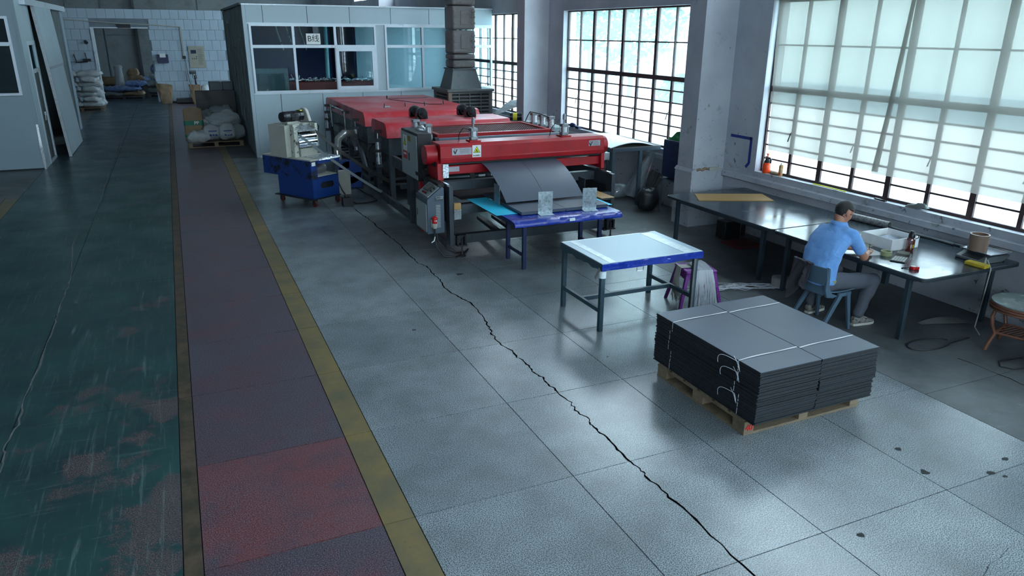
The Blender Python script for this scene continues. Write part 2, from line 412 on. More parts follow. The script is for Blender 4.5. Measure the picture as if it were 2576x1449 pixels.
        for j in range(nv - 1):
            fs += [(j * nu, (j + 1) * nu, N + (j + 1) * nu, N + j * nu), ((j + 1) * nu + nu - 1, j * nu + nu - 1, N + j * nu + nu - 1, N + (j + 1) * nu + nu - 1)]
        return s.add(top + bot, fs, M)
    def ell(s, c, r, nu=20, nv=12, M=None, p=1.0):
        def sg(v): return math.copysign(abs(v) ** p, v)
        rings = []
        for j in range(nv + 1):
            t = -PI / 2 + PI * (j + .02) / (nv + .04); rings.append([(c[0] + r[0] * sg(math.cos(t)) * sg(math.cos(2 * PI * i / nu)), c[1] + r[1] * sg(math.cos(t)) * sg(math.sin(2 * PI * i / nu)), c[2] + r[2] * sg(math.sin(t))) for i in range(nu)])
        return s.loft(rings, True, M)

def mk(name, me, parent=None, m=None):
    o = bpy.data.objects.new(name, me); COL.objects.link(o)
    if m is not None and me is not None and not me.materials: me.materials.append(MATS[m] if isinstance(m, str) else m)
    if parent is not None: o.parent = parent
    return o
def mesh_of(mb, name, M=None, smooth=32):
    me = bpy.data.meshes.new(name); me.from_pydata([tuple(M @ Vector(p)) for p in mb.v] if M is not None else mb.v, [], mb.f)
    if smooth:
        me.polygons.foreach_set('use_smooth', [True] * len(me.polygons))
        me.set_sharp_from_angle(angle=R(smooth))
    me.update(); return me
def fixn(me):
    import bmesh
    bm = bmesh.new(); bm.from_mesh(me); bmesh.ops.recalc_face_normals(bm, faces=bm.faces); bm.to_mesh(me); bm.free()
def part(name, mb, m, parent, bev=0, smooth=32, label=None, kind=None, local=False, fix=True, seg=2):
    """mesh child of a thing or part; coordinates in the world unless local"""
    Mi = None if local else ORG[parent.name].inverted()
    me = mesh_of(mb, name, Mi, 0)
    if fix: fixn(me)
    if smooth:
        me.polygons.foreach_set('use_smooth', [True] * len(me.polygons)); me.set_sharp_from_angle(angle=R(smooth))
    o = mk(name, me, parent, m); ORG[o.name] = ORG[parent.name]
    if bev:
        b = o.modifiers.new('bevel', 'BEVEL'); b.width = bev; b.segments = seg; b.limit_method = 'ANGLE'; b.angle_limit = R(40)
    if label: o['label'] = label
    if kind: o['kind'] = kind
    return o
def tag(o, label=None, cat=None, group=None, kind=None):
    for k, v in (('label', label), ('category', cat), ('group', group), ('kind', kind)):
        if v: o[k] = v
    return o
def thing(name, label, cat, loc=(0, 0, 0), rz=0, group=None, kind=None):
    o = bpy.data.objects.new(name, None); COL.objects.link(o); o.location = loc; o.rotation_euler = (0, 0, rz); o.empty_display_size = .1
    ORG[o.name] = Matrix.Translation(loc) @ Matrix.Rotation(rz, 4, 'Z')
    return tag(o, label, cat, group, kind)
def solo(name, mb, m, label, cat, group=None, bev=0, smooth=32, kind=None, seg=2):
    """a thing that is one mesh; origin at the middle of its base"""
    xs, ys, zs = zip(*mb.v); c = ((min(xs) + max(xs)) / 2, (min(ys) + max(ys)) / 2, min(zs))
    me = mesh_of(mb, name, Matrix.Translation(c).inverted(), 0); fixn(me)
    if smooth:
        me.polygons.foreach_set('use_smooth', [True] * len(me.polygons)); me.set_sharp_from_angle(angle=R(smooth))
    o = mk(name, me, None, m); o.location = c; ORG[o.name] = Matrix.Translation(c)
    if bev:
        b = o.modifiers.new('bevel', 'BEVEL'); b.width = bev; b.segments = seg; b.limit_method = 'ANGLE'; b.angle_limit = R(40)
    return tag(o, label, cat, group, kind)
def struct(name, mb, m, label=None, smooth=0):
    o = mk(name, mesh_of(mb, name, None, smooth), None, m); fixn(o.data); o['kind'] = 'structure'; ORG[o.name] = Matrix()
    if label: o['label'] = label
    return o
def dup(root, loc=None, rz=None, label=None, par=None):
    r = root.copy(); COL.objects.link(r); r.parent = par
    if loc is not None: r.location = loc
    if rz is not None: r.rotation_euler = (0, 0, rz)
    if label: r['label'] = label
    for ch in root.children: dup(ch, par=r)
    ORG[r.name] = Matrix.Translation(r.location) @ Matrix.Rotation(r.rotation_euler.z, 4, 'Z')
    return r
def shared(name, me, m, parent, loc, rz=0):
    o = mk(name, me, parent, m); o.location = loc; o.rotation_euler = (0, 0, rz); return o
def text(name, s, size, m, parent, M, bold=0, depth=.002):
    cu = bpy.data.curves.new(name, 'FONT'); cu.body = s; cu.size = size; cu.extrude = depth; cu.offset = bold; cu.align_x = 'CENTER'; cu.align_y = 'CENTER'
    tmp = bpy.data.objects.new(name, cu); COL.objects.link(tmp)
    dg = bpy.context.evaluated_depsgraph_get(); me = bpy.data.meshes.new_from_object(tmp.evaluated_get(dg))
    bpy.data.objects.remove(tmp)
    me.transform((ORG[parent.name].inverted() if parent else Matrix()) @ M); me.materials.clear()
    return mk(name, me, parent, m)
def baked(mb, voxel, smooth_it=6, name='m'):
    """union of overlapping closed pieces as one continuous surface"""
    me = mesh_of(mb, name, None, 0); fixn(me); o = mk(name, me)
    r = o.modifiers.new('r', 'REMESH'); r.mode = 'VOXEL'; r.voxel_size = voxel
    s = o.modifiers.new('s', 'SMOOTH'); s.factor = .5; s.iterations = smooth_it
    dg = bpy.context.evaluated_depsgraph_get(); out = bpy.data.meshes.new_from_object(o.evaluated_get(dg))
    bpy.data.objects.remove(o); out.polygons.foreach_set('use_smooth', [True] * len(out.polygons)); return out
def frame_M(o, x, y):
    """matrix with local x, y axes (z = x cross y) at o"""
    x = Vector(x).normalized(); z = x.cross(Vector(y)).normalized(); y = z.cross(x)
    return Matrix(((x.x, y.x, z.x, o[0]), (x.y, y.y, z.y, o[1]), (x.z, y.z, z.z, o[2]), (0, 0, 0, 1)))
def jit(a): return random.uniform(-a, a)

# ------------------------------------------------------------------ floor
def build_floor():
    mb = MB().box((-9.3, -9.3, -.25), (8.36, 48.3, -.008))
    fl = struct('floor', mb, 'floor_joint', 'factory floor of grey terrazzo slabs with red, yellow and green painted lanes')
    def slab(w, l): return mesh_of(MB().box((0, 0, -.012), (w, l, 0)), 'slab', None, 0)
    Y = [2.735 + 1.192 * k for k in range(-3, 30)]
    g = .007
    def lane(name, m, xs, ys):
        cache = {}
        for a, b in zip(xs[:-1], xs[1:]):
            for c, d in zip(ys[:-1], ys[1:]):
                key = (round(b - a, 3), round(d - c, 3))
                if key not in cache: cache[key] = slab(b - a - g, d - c - g)
                shared(name, cache[key], m, fl, (a + g / 2, c + g / 2, 0))
    near = [y for y in Y if y < 19.6]
    lane('terrazzo_slab', 'terrazzo', [1.08, 2.257, 3.42, 4.575, 5.73], near)
    lane('red_slab', 'terrazzo_red', [-.205, .868], Y)
    lane('yellow_slab', 'floor_yellow', [.868, 1.08], near + [22.2])
    lane('border_slab', 'floor_brown', [-.315, -.205], [-.84, 6.31, 13.46, 20.6, 28, 36])
    gy = [-9.0, -.84, 2.735, 6.31, 9.89, 13.46, 17.04, 20.61, 24.2, 30.1, 36.3, 48]
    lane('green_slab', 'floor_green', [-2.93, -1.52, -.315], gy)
    lane('yellow_slab', 'floor_yellow', [-3.16, -2.93], [-9, 2.735, 9.89, 16.2])
    lane('red_slab', 'terrazzo_red', [-9.2, -5.4, -3.16], [-9, -2, 2.735, 9.89, 16.2])
    lane('concrete_slab', 'floor_concrete', [-9.2, -5.4, -2.93], [16.2, 19.5, 28, 36.3, 48])
    lane('concrete_slab', 'floor_concrete', [5.73, 8.055], [-9, -2, 1.4, 3.8, 6.2, 8.6, 11, 13.4, 15.8, 19.35])
    lane('concrete_slab', 'floor_concrete', [1.08, 8.055], [22.2, 28, 36.3, 48]); lane('concrete_slab', 'floor_concrete', [1.08, 8.055], [19.43, 22.2])
    lane('concrete_slab', 'floor_concrete', [-.205, 5.73], [-9, -4, -.845])
    def crack(pts, w, m='crack'):
        out = []
        for (x0, y0), (x1, y1) in zip(pts[:-1], pts[1:]):
            for k in range(5):
                t = k / 5; out.append((x0 + (x1 - x0) * t + jit(.013), y0 + (y1 - y0) * t))
        out.append(pts[-1]); mb = MB(); vs = []
        for i, (x, y) in enumerate(out):
            ww = w * random.uniform(.45, 1.3); vs += [(x - ww / 2, y, .0014), (x + ww / 2, y, .0014)]
        mb.add(vs, [(2 * i, 2 * i + 1, 2 * i + 3, 2 * i + 2) for i in range(len(out) - 1)])
        o = part('crack', mb, m, fl, smooth=0); return o
    crack([(2.667, 13.23), (2.696, 12.347), (2.736, 12.051), (2.735, 11.418), (2.752, 10.831), (2.786, 10.32), (2.752, 9.942), (2.761, 9.538), (2.747, 9.291), (2.814, 9.11), (2.789, 8.741), (2.805, 8.486), (2.747, 8.222), (2.762, 7.942), (2.818, 7.704), (2.858, 7.482), (2.827, 7.027), (2.776, 6.812), (2.754, 6.67), (2.721, 6.592), (2.711, 6.417), (2.709, 6.297), (2.738, 6.101), (2.728, 5.929), (2.748, 5.828), (2.753, 5.646), (2.736, 5.595), (2.758, 5.444), (2.747, 5.284), (2.753, 5.138), (2.77, 4.906), (2.741, 4.776), (2.764, 4.596), (2.737, 4.498), (2.745, 4.337), (2.738, 4.141), (2.744, 3.942), (2.738, 3.785), (2.736, 3.718), (2.739, 3.6), (2.742, 3.443), (2.75, 3.1), (2.73, 2.6), (2.75, 2.0)], .015)
    crack([(3.9, 1.95), (3.976, 2.056), (4.062, 2.074), (4.109, 2.082), (4.22, 2.051), (4.286, 2.064), (4.36, 2.062), (4.6, 2.1)][0:1] + [(3.976, 2.056), (4.062, 2.09), (4.109, 2.11), (4.22, 2.12), (4.286, 2.14), (4.36, 2.16)], .008)
    crack([(-1.59, 23.2), (-1.544, 19.139), (-1.537, 17.371), (-1.527, 15.534), (-1.521, 13.943), (-1.51, 13.215), (-1.657, 12.543), (-1.671, 12.175), (-1.544, 10.704), (-1.513, 10.044), (-1.514, 9.607), (-1.519, 9.079), (-1.511, 8.76), (-1.503, 7.707), (-1.516, 6.912), (-1.496, 6.338), (-1.53, 5.947), (-1.505, 5.726), (-1.52, 3)], .014, 'crack_dusty')
    crack([(6.72, 4.2), (6.74, 3.7), (6.71, 3.2), (6.7, 2.4)], .01)
    mb = MB()
    for x, y, r in [(5.06, 2.75, .035), (5.12, 2.68, .02), (5.35, 2.83, .03), (5.5, 2.62, .03), (5.42, 2.5, .035), (5.5, 2.42, .05), (4.63, 2.95, .04), (4.72, 3.25, .03), (3.1, 8.6, .05), (2.0, 7.0, .03), (3.62, 2.62, .03), (3.55, 5.6, .015)]:
        n = 9; mb.add([(x + r * random.uniform(.6, 1.3) * math.cos(2 * PI * i / n), y + r * random.uniform(.5, 1) * math.sin(2 * PI * i / n), .0012) for i in range(n)], [tuple(range(n))])
    part('oil_spot', mb, 'floor_joint', fl, smooth=0, kind='stuff')
    return fl
FLOOR = build_floor()

# ------------------------------------------------------------------ walls, pillars, ceiling
def build_shell():
    mb = MB(); x0, x1 = WX, WX + .32; ys = sorted(WIN.values())
    cur = -9.3
    for a, b in ys:
        mb.box((x0, cur, 0), (x1, a, 6.5)); mb.box((x0, a, 0), (x1, b, WZ0)); 
        if b < 36: mb.box((x0, a, WZ1), (x1, b, CZ0)); mb.box((x0, a, CZ1), (x1, b, 6.5))
        else: mb.box((x0, a, WZ1), (x1, b, 6.5))
        cur = b
    mb.box((x0, cur, 0), (x1, 48.3, 6.5))
    struct('wall_right', mb, 'plaster', 'dirty white plaster wall with tall steel windows')
    # ledge under the windows
    mb = MB()
    for a, b in ((3.48, 9.47), (9.95, 15.92), (16.42, 19.3), (-2.7, 3.0)):
        mb.prism([(WX - .055, .83), (WX, .81), (WX, .915), (WX - .045, .9)], 'y', a, b)
    struct('trim_1', mb, 'plaster', 'painted ledge running along the wall under the windows')
    for yc in (3.24, 9.712, 16.17, -3.23, 29.2):
        mb = MB().box((7.44, yc - .2, .93), (WX, yc + .2, 6.5)).box((7.415, yc - .222, 0), (WX, yc + .222, .90)).prism([(7.40, .90), (WX, .90), (WX, .93), (7.44, .95)], 'y', yc - .23, yc + .23)
        struct('pillar', mb, 'plaster' if yc < 12 else 'plaster_clean', 'white concrete pillar standing against the window wall')
    struct('ceiling', MB().box((-9.3, -9.3, 6.5), (8.4, 48.3, 6.7)), 'hall_wall')
    struct('wall_left', MB().box((-9.5, -9.3, 0), (-9.2, 48.3, 6.5)), 'hall_wall')
    mb = MB(); cur = -9.3
    for a in (-5.95, .05):  # unseen openings behind the camera, added for more frontal daylight
        mb.box((cur, -9.5, 0), (a, -9.2, 6.5)); mb.box((a, -9.5, 0), (a + 5.9, -9.2, 3.45)); mb.box((a, -9.5, 6.35), (a + 5.9, -9.2, 6.5)); cur = a + 5.9
    mb.box((cur, -9.5, 0), (8.4, -9.2, 6.5))
    struct('wall_front', mb, 'hall_wall')
build_shell()

def build_windows():
    P = .57
    rows = [1.0, 1.205, 1.41, 1.615, 1.82, 2.03, 2.24, 2.86, 3.47]
    pane_me = {}
    for n in (0, 1, 2, 4):
        a, b = WIN[n]
        w = thing('window_%d' % (n + 1), {0: 'tall steel window behind the cloth blinds over the workbenches', 1: 'tall steel grid window behind the red machine', 2: 'narrow view of steel grid window beside the booth', 4: 'steel window further along the wall'}[n], None, (WIN_X, (a + b) / 2, WZ0), kind='structure')
        x0 = WIN_X
        fr = MB().box((x0 - .03, a, WZ0), (x0 + .03, a + .03, WZ1)).box((x0 - .03, b - .03, WZ0), (x0 + .03, b, WZ1)).box((x0 - .03, a + .03, WZ0), (x0 + .03, b - .03, WZ0 + .035)).box((x0 - .03, a + .03, WZ1 - .03), (x0 + .03, b - .03, WZ1))
        part('window_frame', fr, 'window_steel', w, smooth=0)
        part('transom', MB().box((x0 - .03, a + .03, 2.20), (x0 + .03, b - .03, 2.28)), 'window_steel', w, smooth=0)
        for k in range(1, 8):
            y = a + k * P; ww = .038 if k % 2 == 0 else .012
            for z0, z1 in ((2.28, WZ1 - .03), (WZ0 + .035, 2.2)):
                w2 = ww if (k % 2 == 0 or z0 > 2) else .026
                part('mullion', MB().box((x0 - .028, y - w2, z0), (x0 + .028, y + w2, z1)), 'window_steel', w, smooth=0)
        for z in rows[1:6] + [2.86]:
            for k in range(8):
                e0 = .04 if k % 2 == 0 else .028; e1 = .028 if k % 2 == 0 else .04
                part('glazing_bar', MB().box((x0 - .014, a + k * P + e0, z - .011), (x0 + .014, a + (k + 1) * P - e1, z + .011)), 'window_steel', w, smooth=0)
        if n == 4: continue
        for r in range(8):
            z0, z1 = rows[r], rows[r + 1]
            h = round(z1 - z0, 3)
            fro = r < 4 or (n == 0 and r < 5)
            key = (h, fro)
            if key not in pane_me:
                pane_me[key] = mesh_of(MB().box((-.002, -.274, .006), (.002, .274, h - .006)), 'pane', None, 0)
            for k in range(8):
                o = shared('pane', pane_me[key], 'pane_frosted' if fro else 'pane_clear', w, (.004, a + (k + .5) * P - (a + b) / 2, z0 - WZ0))
        # casement stays on the thin mullions
        for k in (1, 3, 5, 7):
            y = a + k * P
            part('casement_stay', MB().tube([(x0 - .035, y, 1.66), (x0 - .07, y, 1.64), (x0 - .09, y + .02, 1.52)], .008, 6), 'steel_black', w)
build_windows()
# ------------------------------------------------------------------ blinds on the near window
def build_blinds():
    def fn(ya, yb, ta, tb, zb, xo, seed):
        def f(u, v):
            z = 3.50 + (zb - 3.50) * v
            y0 = ya + (ta - ya) * v; y1 = yb + (tb - yb) * v
            y = y0 + (y1 - y0) * u
            x = xo + .020 * math.sin(y * 3.1 + seed) * (.3 + v) + .012 * noise.noise((y * 2.3, z * 1.7, seed)) - .05 * v * v * (u if seed == 1 else (1 - u))
            return (x, y, z)
        return f
    solo('window_blind', MB().grid(fn(8.75, 6.50, 8.63, 6.60, 1.345, 8.118, 1), 40, 34), 'blind_cloth', 'translucent white cloth blind at the corner end of the near window', 'blind', 'cloth blinds')
    solo('window_blind', MB().grid(fn(6.53, 4.15, 6.64, 4.15, 1.33, 8.085, 2), 40, 34), 'blind_cloth', 'translucent white cloth blind above the kitchen scale, overlapping its neighbour', 'blind', 'cloth blinds')
build_blinds()

# ------------------------------------------------------------------ outside
def build_outside():
    g = struct('ground', MB().box((8.4, -40, -.3), (80, 90, -.05)), 'outdoor_ground', 'pale concrete yard outside the windows')
    b = thing('building', 'white building across the yard seen through the clear panes', 'building', (24, 34, -.05))
    part('wall', MB().box((24, 6, -.05), (30, 62, 14)), 'facade', b, smooth=0)
    part('plinth', MB().box((23.85, 6, -.05), (24, 62, 1.15)), 'facade_base', b, smooth=0)
    for y in range(27, 60, 5):
        for z in (1.6, 5.2):
            f = part('window', MB().box((23.93, y, z), (24.0, y + 2.6, z + 1.9)), 'facade', b, smooth=0)
            for k in (0, 1):
                for q in (0, 1):
                    part('pane', MB().box((23.90, y + .12 + k * 1.25, z + .12 + q * 1.0), (23.94, y + 1.23 + k * 1.25, z + .72 + q * 1.0 + (0 if q == 0 else .05))), 'facade_glass', f, smooth=0)
    part('downpipe', MB().cyl((23.8, 29.3, -.05), (23.8, 29.3, 12), .22, n=10), 'pipe_red', b)
    def tree(x, y, h, cr, n, label, trunk=True, seed=0):
        rnd = random.Random(seed)
        t = thing('tree' if trunk else 'shrub', label, 'tree' if trunk else 'shrub', (x, y, -.05))
        if trunk:
            mb = MB().tube([(x, y, -.05), (x + .1, y + .2, h * .35), (x - .1, y + .5, h * .6), (x + .1, y + .8, h * .8)], [.10, .085, .06, .03], 8)
            for k in range(7):
                a = rnd.uniform(0, 6.28); z = h * rnd.uniform(.35, .65)
                mb.tube([(x, y + .35, z), (x + cr * .5 * math.cos(a), y + .35 + cr * .5 * math.sin(a), z + .5), (x + cr * .9 * math.cos(a), y + .35 + cr * .9 * math.sin(a), z + .9)], [.04, .025, .01], 6)
            part('trunk', mb, 'bark', t)
        mb = MB(); cz = h * .72 if trunk else h * .5
        for k in range(n):
            while True:
                p = Vector((rnd.uniform(-1, 1), rnd.uniform(-1, 1), rnd.uniform(-1, 1)))
                if .25 < p.length < 1: break
            c = Vector((x + p.x * cr, y + (.4 if trunk else 0) + p.y * cr, cz + p.z * (h * .36 if trunk else h * .5)))
            if c.z < .1: continue
            M = Matrix.Translation(c) @ Euler((rnd.uniform(0, 6), rnd.uniform(0, 6), rnd.uniform(0, 6))).to_matrix().to_4x4()
            L, w = rnd.uniform(.18, .36), rnd.uniform(.05, .085)
            mb.add([(0, -L / 2, 0), (w, -.02, .015), (0, L / 2, 0), (-w, -.02, .015)], [(0, 1, 2), (0, 2, 3)], M)
        part('foliage', mb, 'leaf', t, smooth=0, kind='stuff', fix=False)
    tree(12.6, 19.4, 5.6, 1.9, 1300, 'broad-leaved tree close outside the grid window', True, 1)
    tree(15.5, 27.0, 6.5, 2.2, 1300, 'broad-leaved tree further off outside, left of the nearer tree', True, 2)
    tree(13.6, 16.6, 1.9, .9, 900, 'low rounded shrub in the yard outside the right panes', False, 3)
    tree(16.5, 22.0, 1.7, 1.0, 900, 'low rounded shrub in the yard at the foot of the trees', False, 4)
    solo('hydrant_pipe', MB().cyl((14.4, 22.8, -.05), (14.4, 22.8, 1.5), .12, n=12).cyl((14.4, 22.8, 1.1), (14.4, 22.2, 1.1), .1, n=12), 'pipe_red', 'red upright pipe in the yard outside the grid window', 'pipe')
build_outside()

# ------------------------------------------------------------------ partition booth with the B-line sign
def win_unit(root, x0, x1, y, z0, z1, xs, zmid, fw=.05, pane='pane_booth', frame='booth_frame', skip=()):
    """aluminium window in a wall facing -y: frame and bars as one part, every pane a sub-part"""
    mb = MB(); d0, d1 = y - .03, y + .05
    for a, b in ((z0, z0 + fw), (z1 - fw, z1)): mb.box((x0, d0, a), (x1, d1, b))
    for a in (x0, x1 - fw): mb.box((a, d0, z0 + fw), (a + fw, d1, z1 - fw))
    cols = [x0 + fw] + [v for v in xs] + [x1 - fw]
    for v in xs: mb.box((v - fw * .6, d0, z0 + fw), (v + fw * .6, d1, z1 - fw))
    for i in range(len(cols) - 1):
        a = cols[i] + (fw * .6 if i else 0); b = cols[i + 1] - (fw * .6 if i < len(xs) else 0)
        mb.box((a, d0, zmid - fw * .7), (b, d1, zmid + fw * .7))
    w = part('window', mb, frame, root, smooth=0)
    for i in range(len(cols) - 1):
        for j, (za, zb) in enumerate(((z0 + fw, zmid - fw * .7), (zmid + fw * .7, z1 - fw))):
            if (i, j) in skip: continue
            a = cols[i] + (fw * .6 if i else 0); b = cols[i + 1] - (fw * .6 if i < len(xs) else 0)
            part('pane', MB().box((a, y, za), (b, y + .006, zb)), pane, w, smooth=0)
    return w
def build_booth():
    Y = 19.35; X0 = 1.69; top = 3.61; g = .006
    b = thing('partition_booth', 'pale grey panelled booth with aluminium windows behind the red machine', 'booth', (4.9, Y, 0))
    ups = [X0 + .06, 2.135, 3.172, 4.206, 5.25, 6.27, 7.3, 8.05]
    for a, c in zip(ups[:-1], ups[1:]):
        part('upper_panel', MB().box((a + g, Y, 3.19), (c - g, Y + .05, top - .03)), 'booth_panel', b, smooth=0)
    lows = [X0 + .06, 2.383, 3.406, 4.43, 5.45, 6.47, 7.5, 8.05]
    for a, c in zip(lows[:-1], lows[1:]):
        part('lower_panel', MB().box((a + g, Y, 0.05), (c - g, Y + .05, 1.53)), 'booth_panel', b, smooth=0)
    part('base_rail', MB().box((X0, Y - .012, 0), (8.05, Y + .055, .05)), 'booth_frame', b, smooth=0)
    part('top_rail', MB().box((X0 - .02, Y - .03, top - .03), (8.05, Y + .06, top)), 'booth_frame', b, smooth=0)
    part('sill_rail', MB().box((X0 + .06, Y - .02, 1.53), (8.05, Y + .05, 1.562)), 'booth_frame', b, smooth=0)
    part('head_rail', MB().box((X0 + .06, Y - .02, 3.163), (8.05, Y + .05, 3.19)), 'booth_frame', b, smooth=0)
    part('corner_post', MB().box((X0 - .02, Y - .02, 0), (X0 + .06, Y + .08, top - .03)), 'booth_panel', b, bev=.008)
    for a, c in ((X0 + .06, 1.79), (4.845, 5.075)):
        part('mid_panel', MB().box((a, Y, 1.562), (c, Y + .05, 3.163)), 'booth_panel', b, smooth=0)
    w = win_unit(b, 1.79, 4.845, Y, 1.562, 3.163, [2.804, 3.812], 2.65, skip=((1, 0), (2, 0)))
    # sliding sash at the right of the first window, leaving the middle light open
    sm = MB()
    for q in ((3.80, 3.88), (4.715, 4.795)): sm.box((q[0], Y - .05, 1.61), (q[1], Y - .015, 2.615))
    for q in ((1.61, 1.69), (2.535, 2.615)): sm.box((3.88, Y - .05, q[0]), (4.715, Y - .015, q[1]))
    s = part('sash', sm, 'booth_frame', b, smooth=0); part('pane', MB().box((3.88, Y - .035, 1.69), (4.715, Y - .03, 2.535)), 'pane_booth', s, smooth=0)
    win_unit(b, 5.075, 8.04, Y, 1.562, 3.163, [6.075, 7.05], 2.65)
    # side wall of upright planks towards the aisle
    ys = Y + .08; k = 0
    while ys < 26.0:
        wd = random.choice((.28, .22, .34, .3)); 
        part('plank', MB().box((X0 - .012 + jit(.012), ys + .01, .03), (X0 + .03, min(26.0, ys + wd - .01), top - .05 + jit(.015))), 'booth_plank', b, smooth=0); ys += wd; k += 1
    for y0, z0, z1 in ((20.2, 1.1, 2.75), (21.5, .75, 2.55), (23.2, 1.3, 3.2)):
        part('side_window_frame', MB().box((X0 - .05, y0, z0), (X0 - .012, y0 + .06, z1)).box((X0 - .05, y0 + .8, z0), (X0 - .012, y0 + .86, z1)).box((X0 - .05, y0, z1), (X0 - .012, y0 + .86, z1 + .07)).box((X0 - .05, y0, z0 - .06), (X0 - .012, y0 + .86, z0)), 'booth_plank', b, smooth=0)
    part('side_cap', MB().box((X0 - .06, Y, top - .03), (X0 + .08, 26.0, top + .02)), 'booth_plank', b, smooth=0)
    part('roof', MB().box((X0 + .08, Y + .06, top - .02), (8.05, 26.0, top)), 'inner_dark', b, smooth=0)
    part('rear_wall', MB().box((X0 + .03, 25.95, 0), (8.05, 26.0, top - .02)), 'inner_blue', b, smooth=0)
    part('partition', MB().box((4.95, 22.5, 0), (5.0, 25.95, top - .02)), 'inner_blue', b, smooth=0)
    part('partition', MB().box((5.0, 22.4, 0), (8.05, 22.45, top - .02)), 'booth_panel', b, smooth=0)
    sg = solo('sign', MB().box((3.10, Y - .058, 2.70), (3.44, Y - .048, 2.95)), 'sign_white', 'small white sign lettered B线 on the booth window', 'sign')
    text('lettering', 'B线', .185, 'ink_black', sg, Matrix.Translation((3.27, Y - .0605, 2.825)) @ Matrix.Rotation(PI / 2, 4, 'X'), bold=.0)
    # things inside the booth
    t = thing('crate_rack', 'dark red rack heaped with metal offcuts inside the booth', 'rack', (3.7, 21.0, 0))
    part('body', MB().box((2.7, 20.7, 0), (5.3, 21.4, 1.72)), 'crate_red', t, bev=.01)
    mb = MB()
    for k in range(150):
        p = Vector((random.uniform(2.75, 5.25), random.uniform(20.72, 21.3), 1.73 + random.uniform(0, .06)))
        d = Vector((random.uniform(-1, 1), random.uniform(-.6, .6), random.uniform(-.1, .3))).normalized() * random.uniform(.05, .14)
        mb.bar(p, p + d, .012)
    part('offcuts', mb, 'aluminium', t, smooth=0, kind='stuff')
    solo('vertical_pipe', MB().tube([(4.05, 21.9, 3.55), (4.05, 21.9, 2.4), (4.02, 21.8, 1.75)], .06, 12), 'pipe_teal', 'pale teal pipe dropping behind the sliding booth window', 'pipe')
    solo('hung_cable', MB().tube([(4.3, 21.8, 3.58), (4.32, 21.8, 2.9), (4.38, 21.7, 1.8)], .012, 8), 'aluminium', 'thin grey cable hanging beside the teal pipe in the booth', 'cable')
    for k, (x, z) in enumerate(((3.0, 3.3), (2.72, 3.3), (3.35, 3.3))):
        solo('ceiling_cable', MB().tube([(x, 22.4, 3.58), (x + .1, 22.4, 3.0), (x + .22, 22.3, 2.5)], .02, 8), 'aluminium', ('bent grey cable in the middle pane of the booth', 'bent grey cable behind the bar between the first two panes', 'bent grey cable just right of the B sign')[k], 'cable', 'cables inside the booth')
    mb = MB().box((1.86, 19.8, .0), (2.78, 19.86, 2.06)); 
    d = thing('cabinet_inside', 'green-grey framed cabinet inside the booth window corner', 'cabinet', (2.3, 19.9, 0))
    part('body', MB().box((1.84, 19.75, 0), (2.66, 20.15, 2.12)), 'booth_plank', d, bev=.006); part('door', MB().box((1.92, 19.73, .2), (2.56, 19.75, 2.0)), 'inner_dark', d, smooth=0)
    solo('pinned_paper', MB().box((1.95, 24.6, 2.15), (2.32, 24.61, 2.7)), 'paper', 'white paper pinned up inside the left booth pane', 'paper')
build_booth()

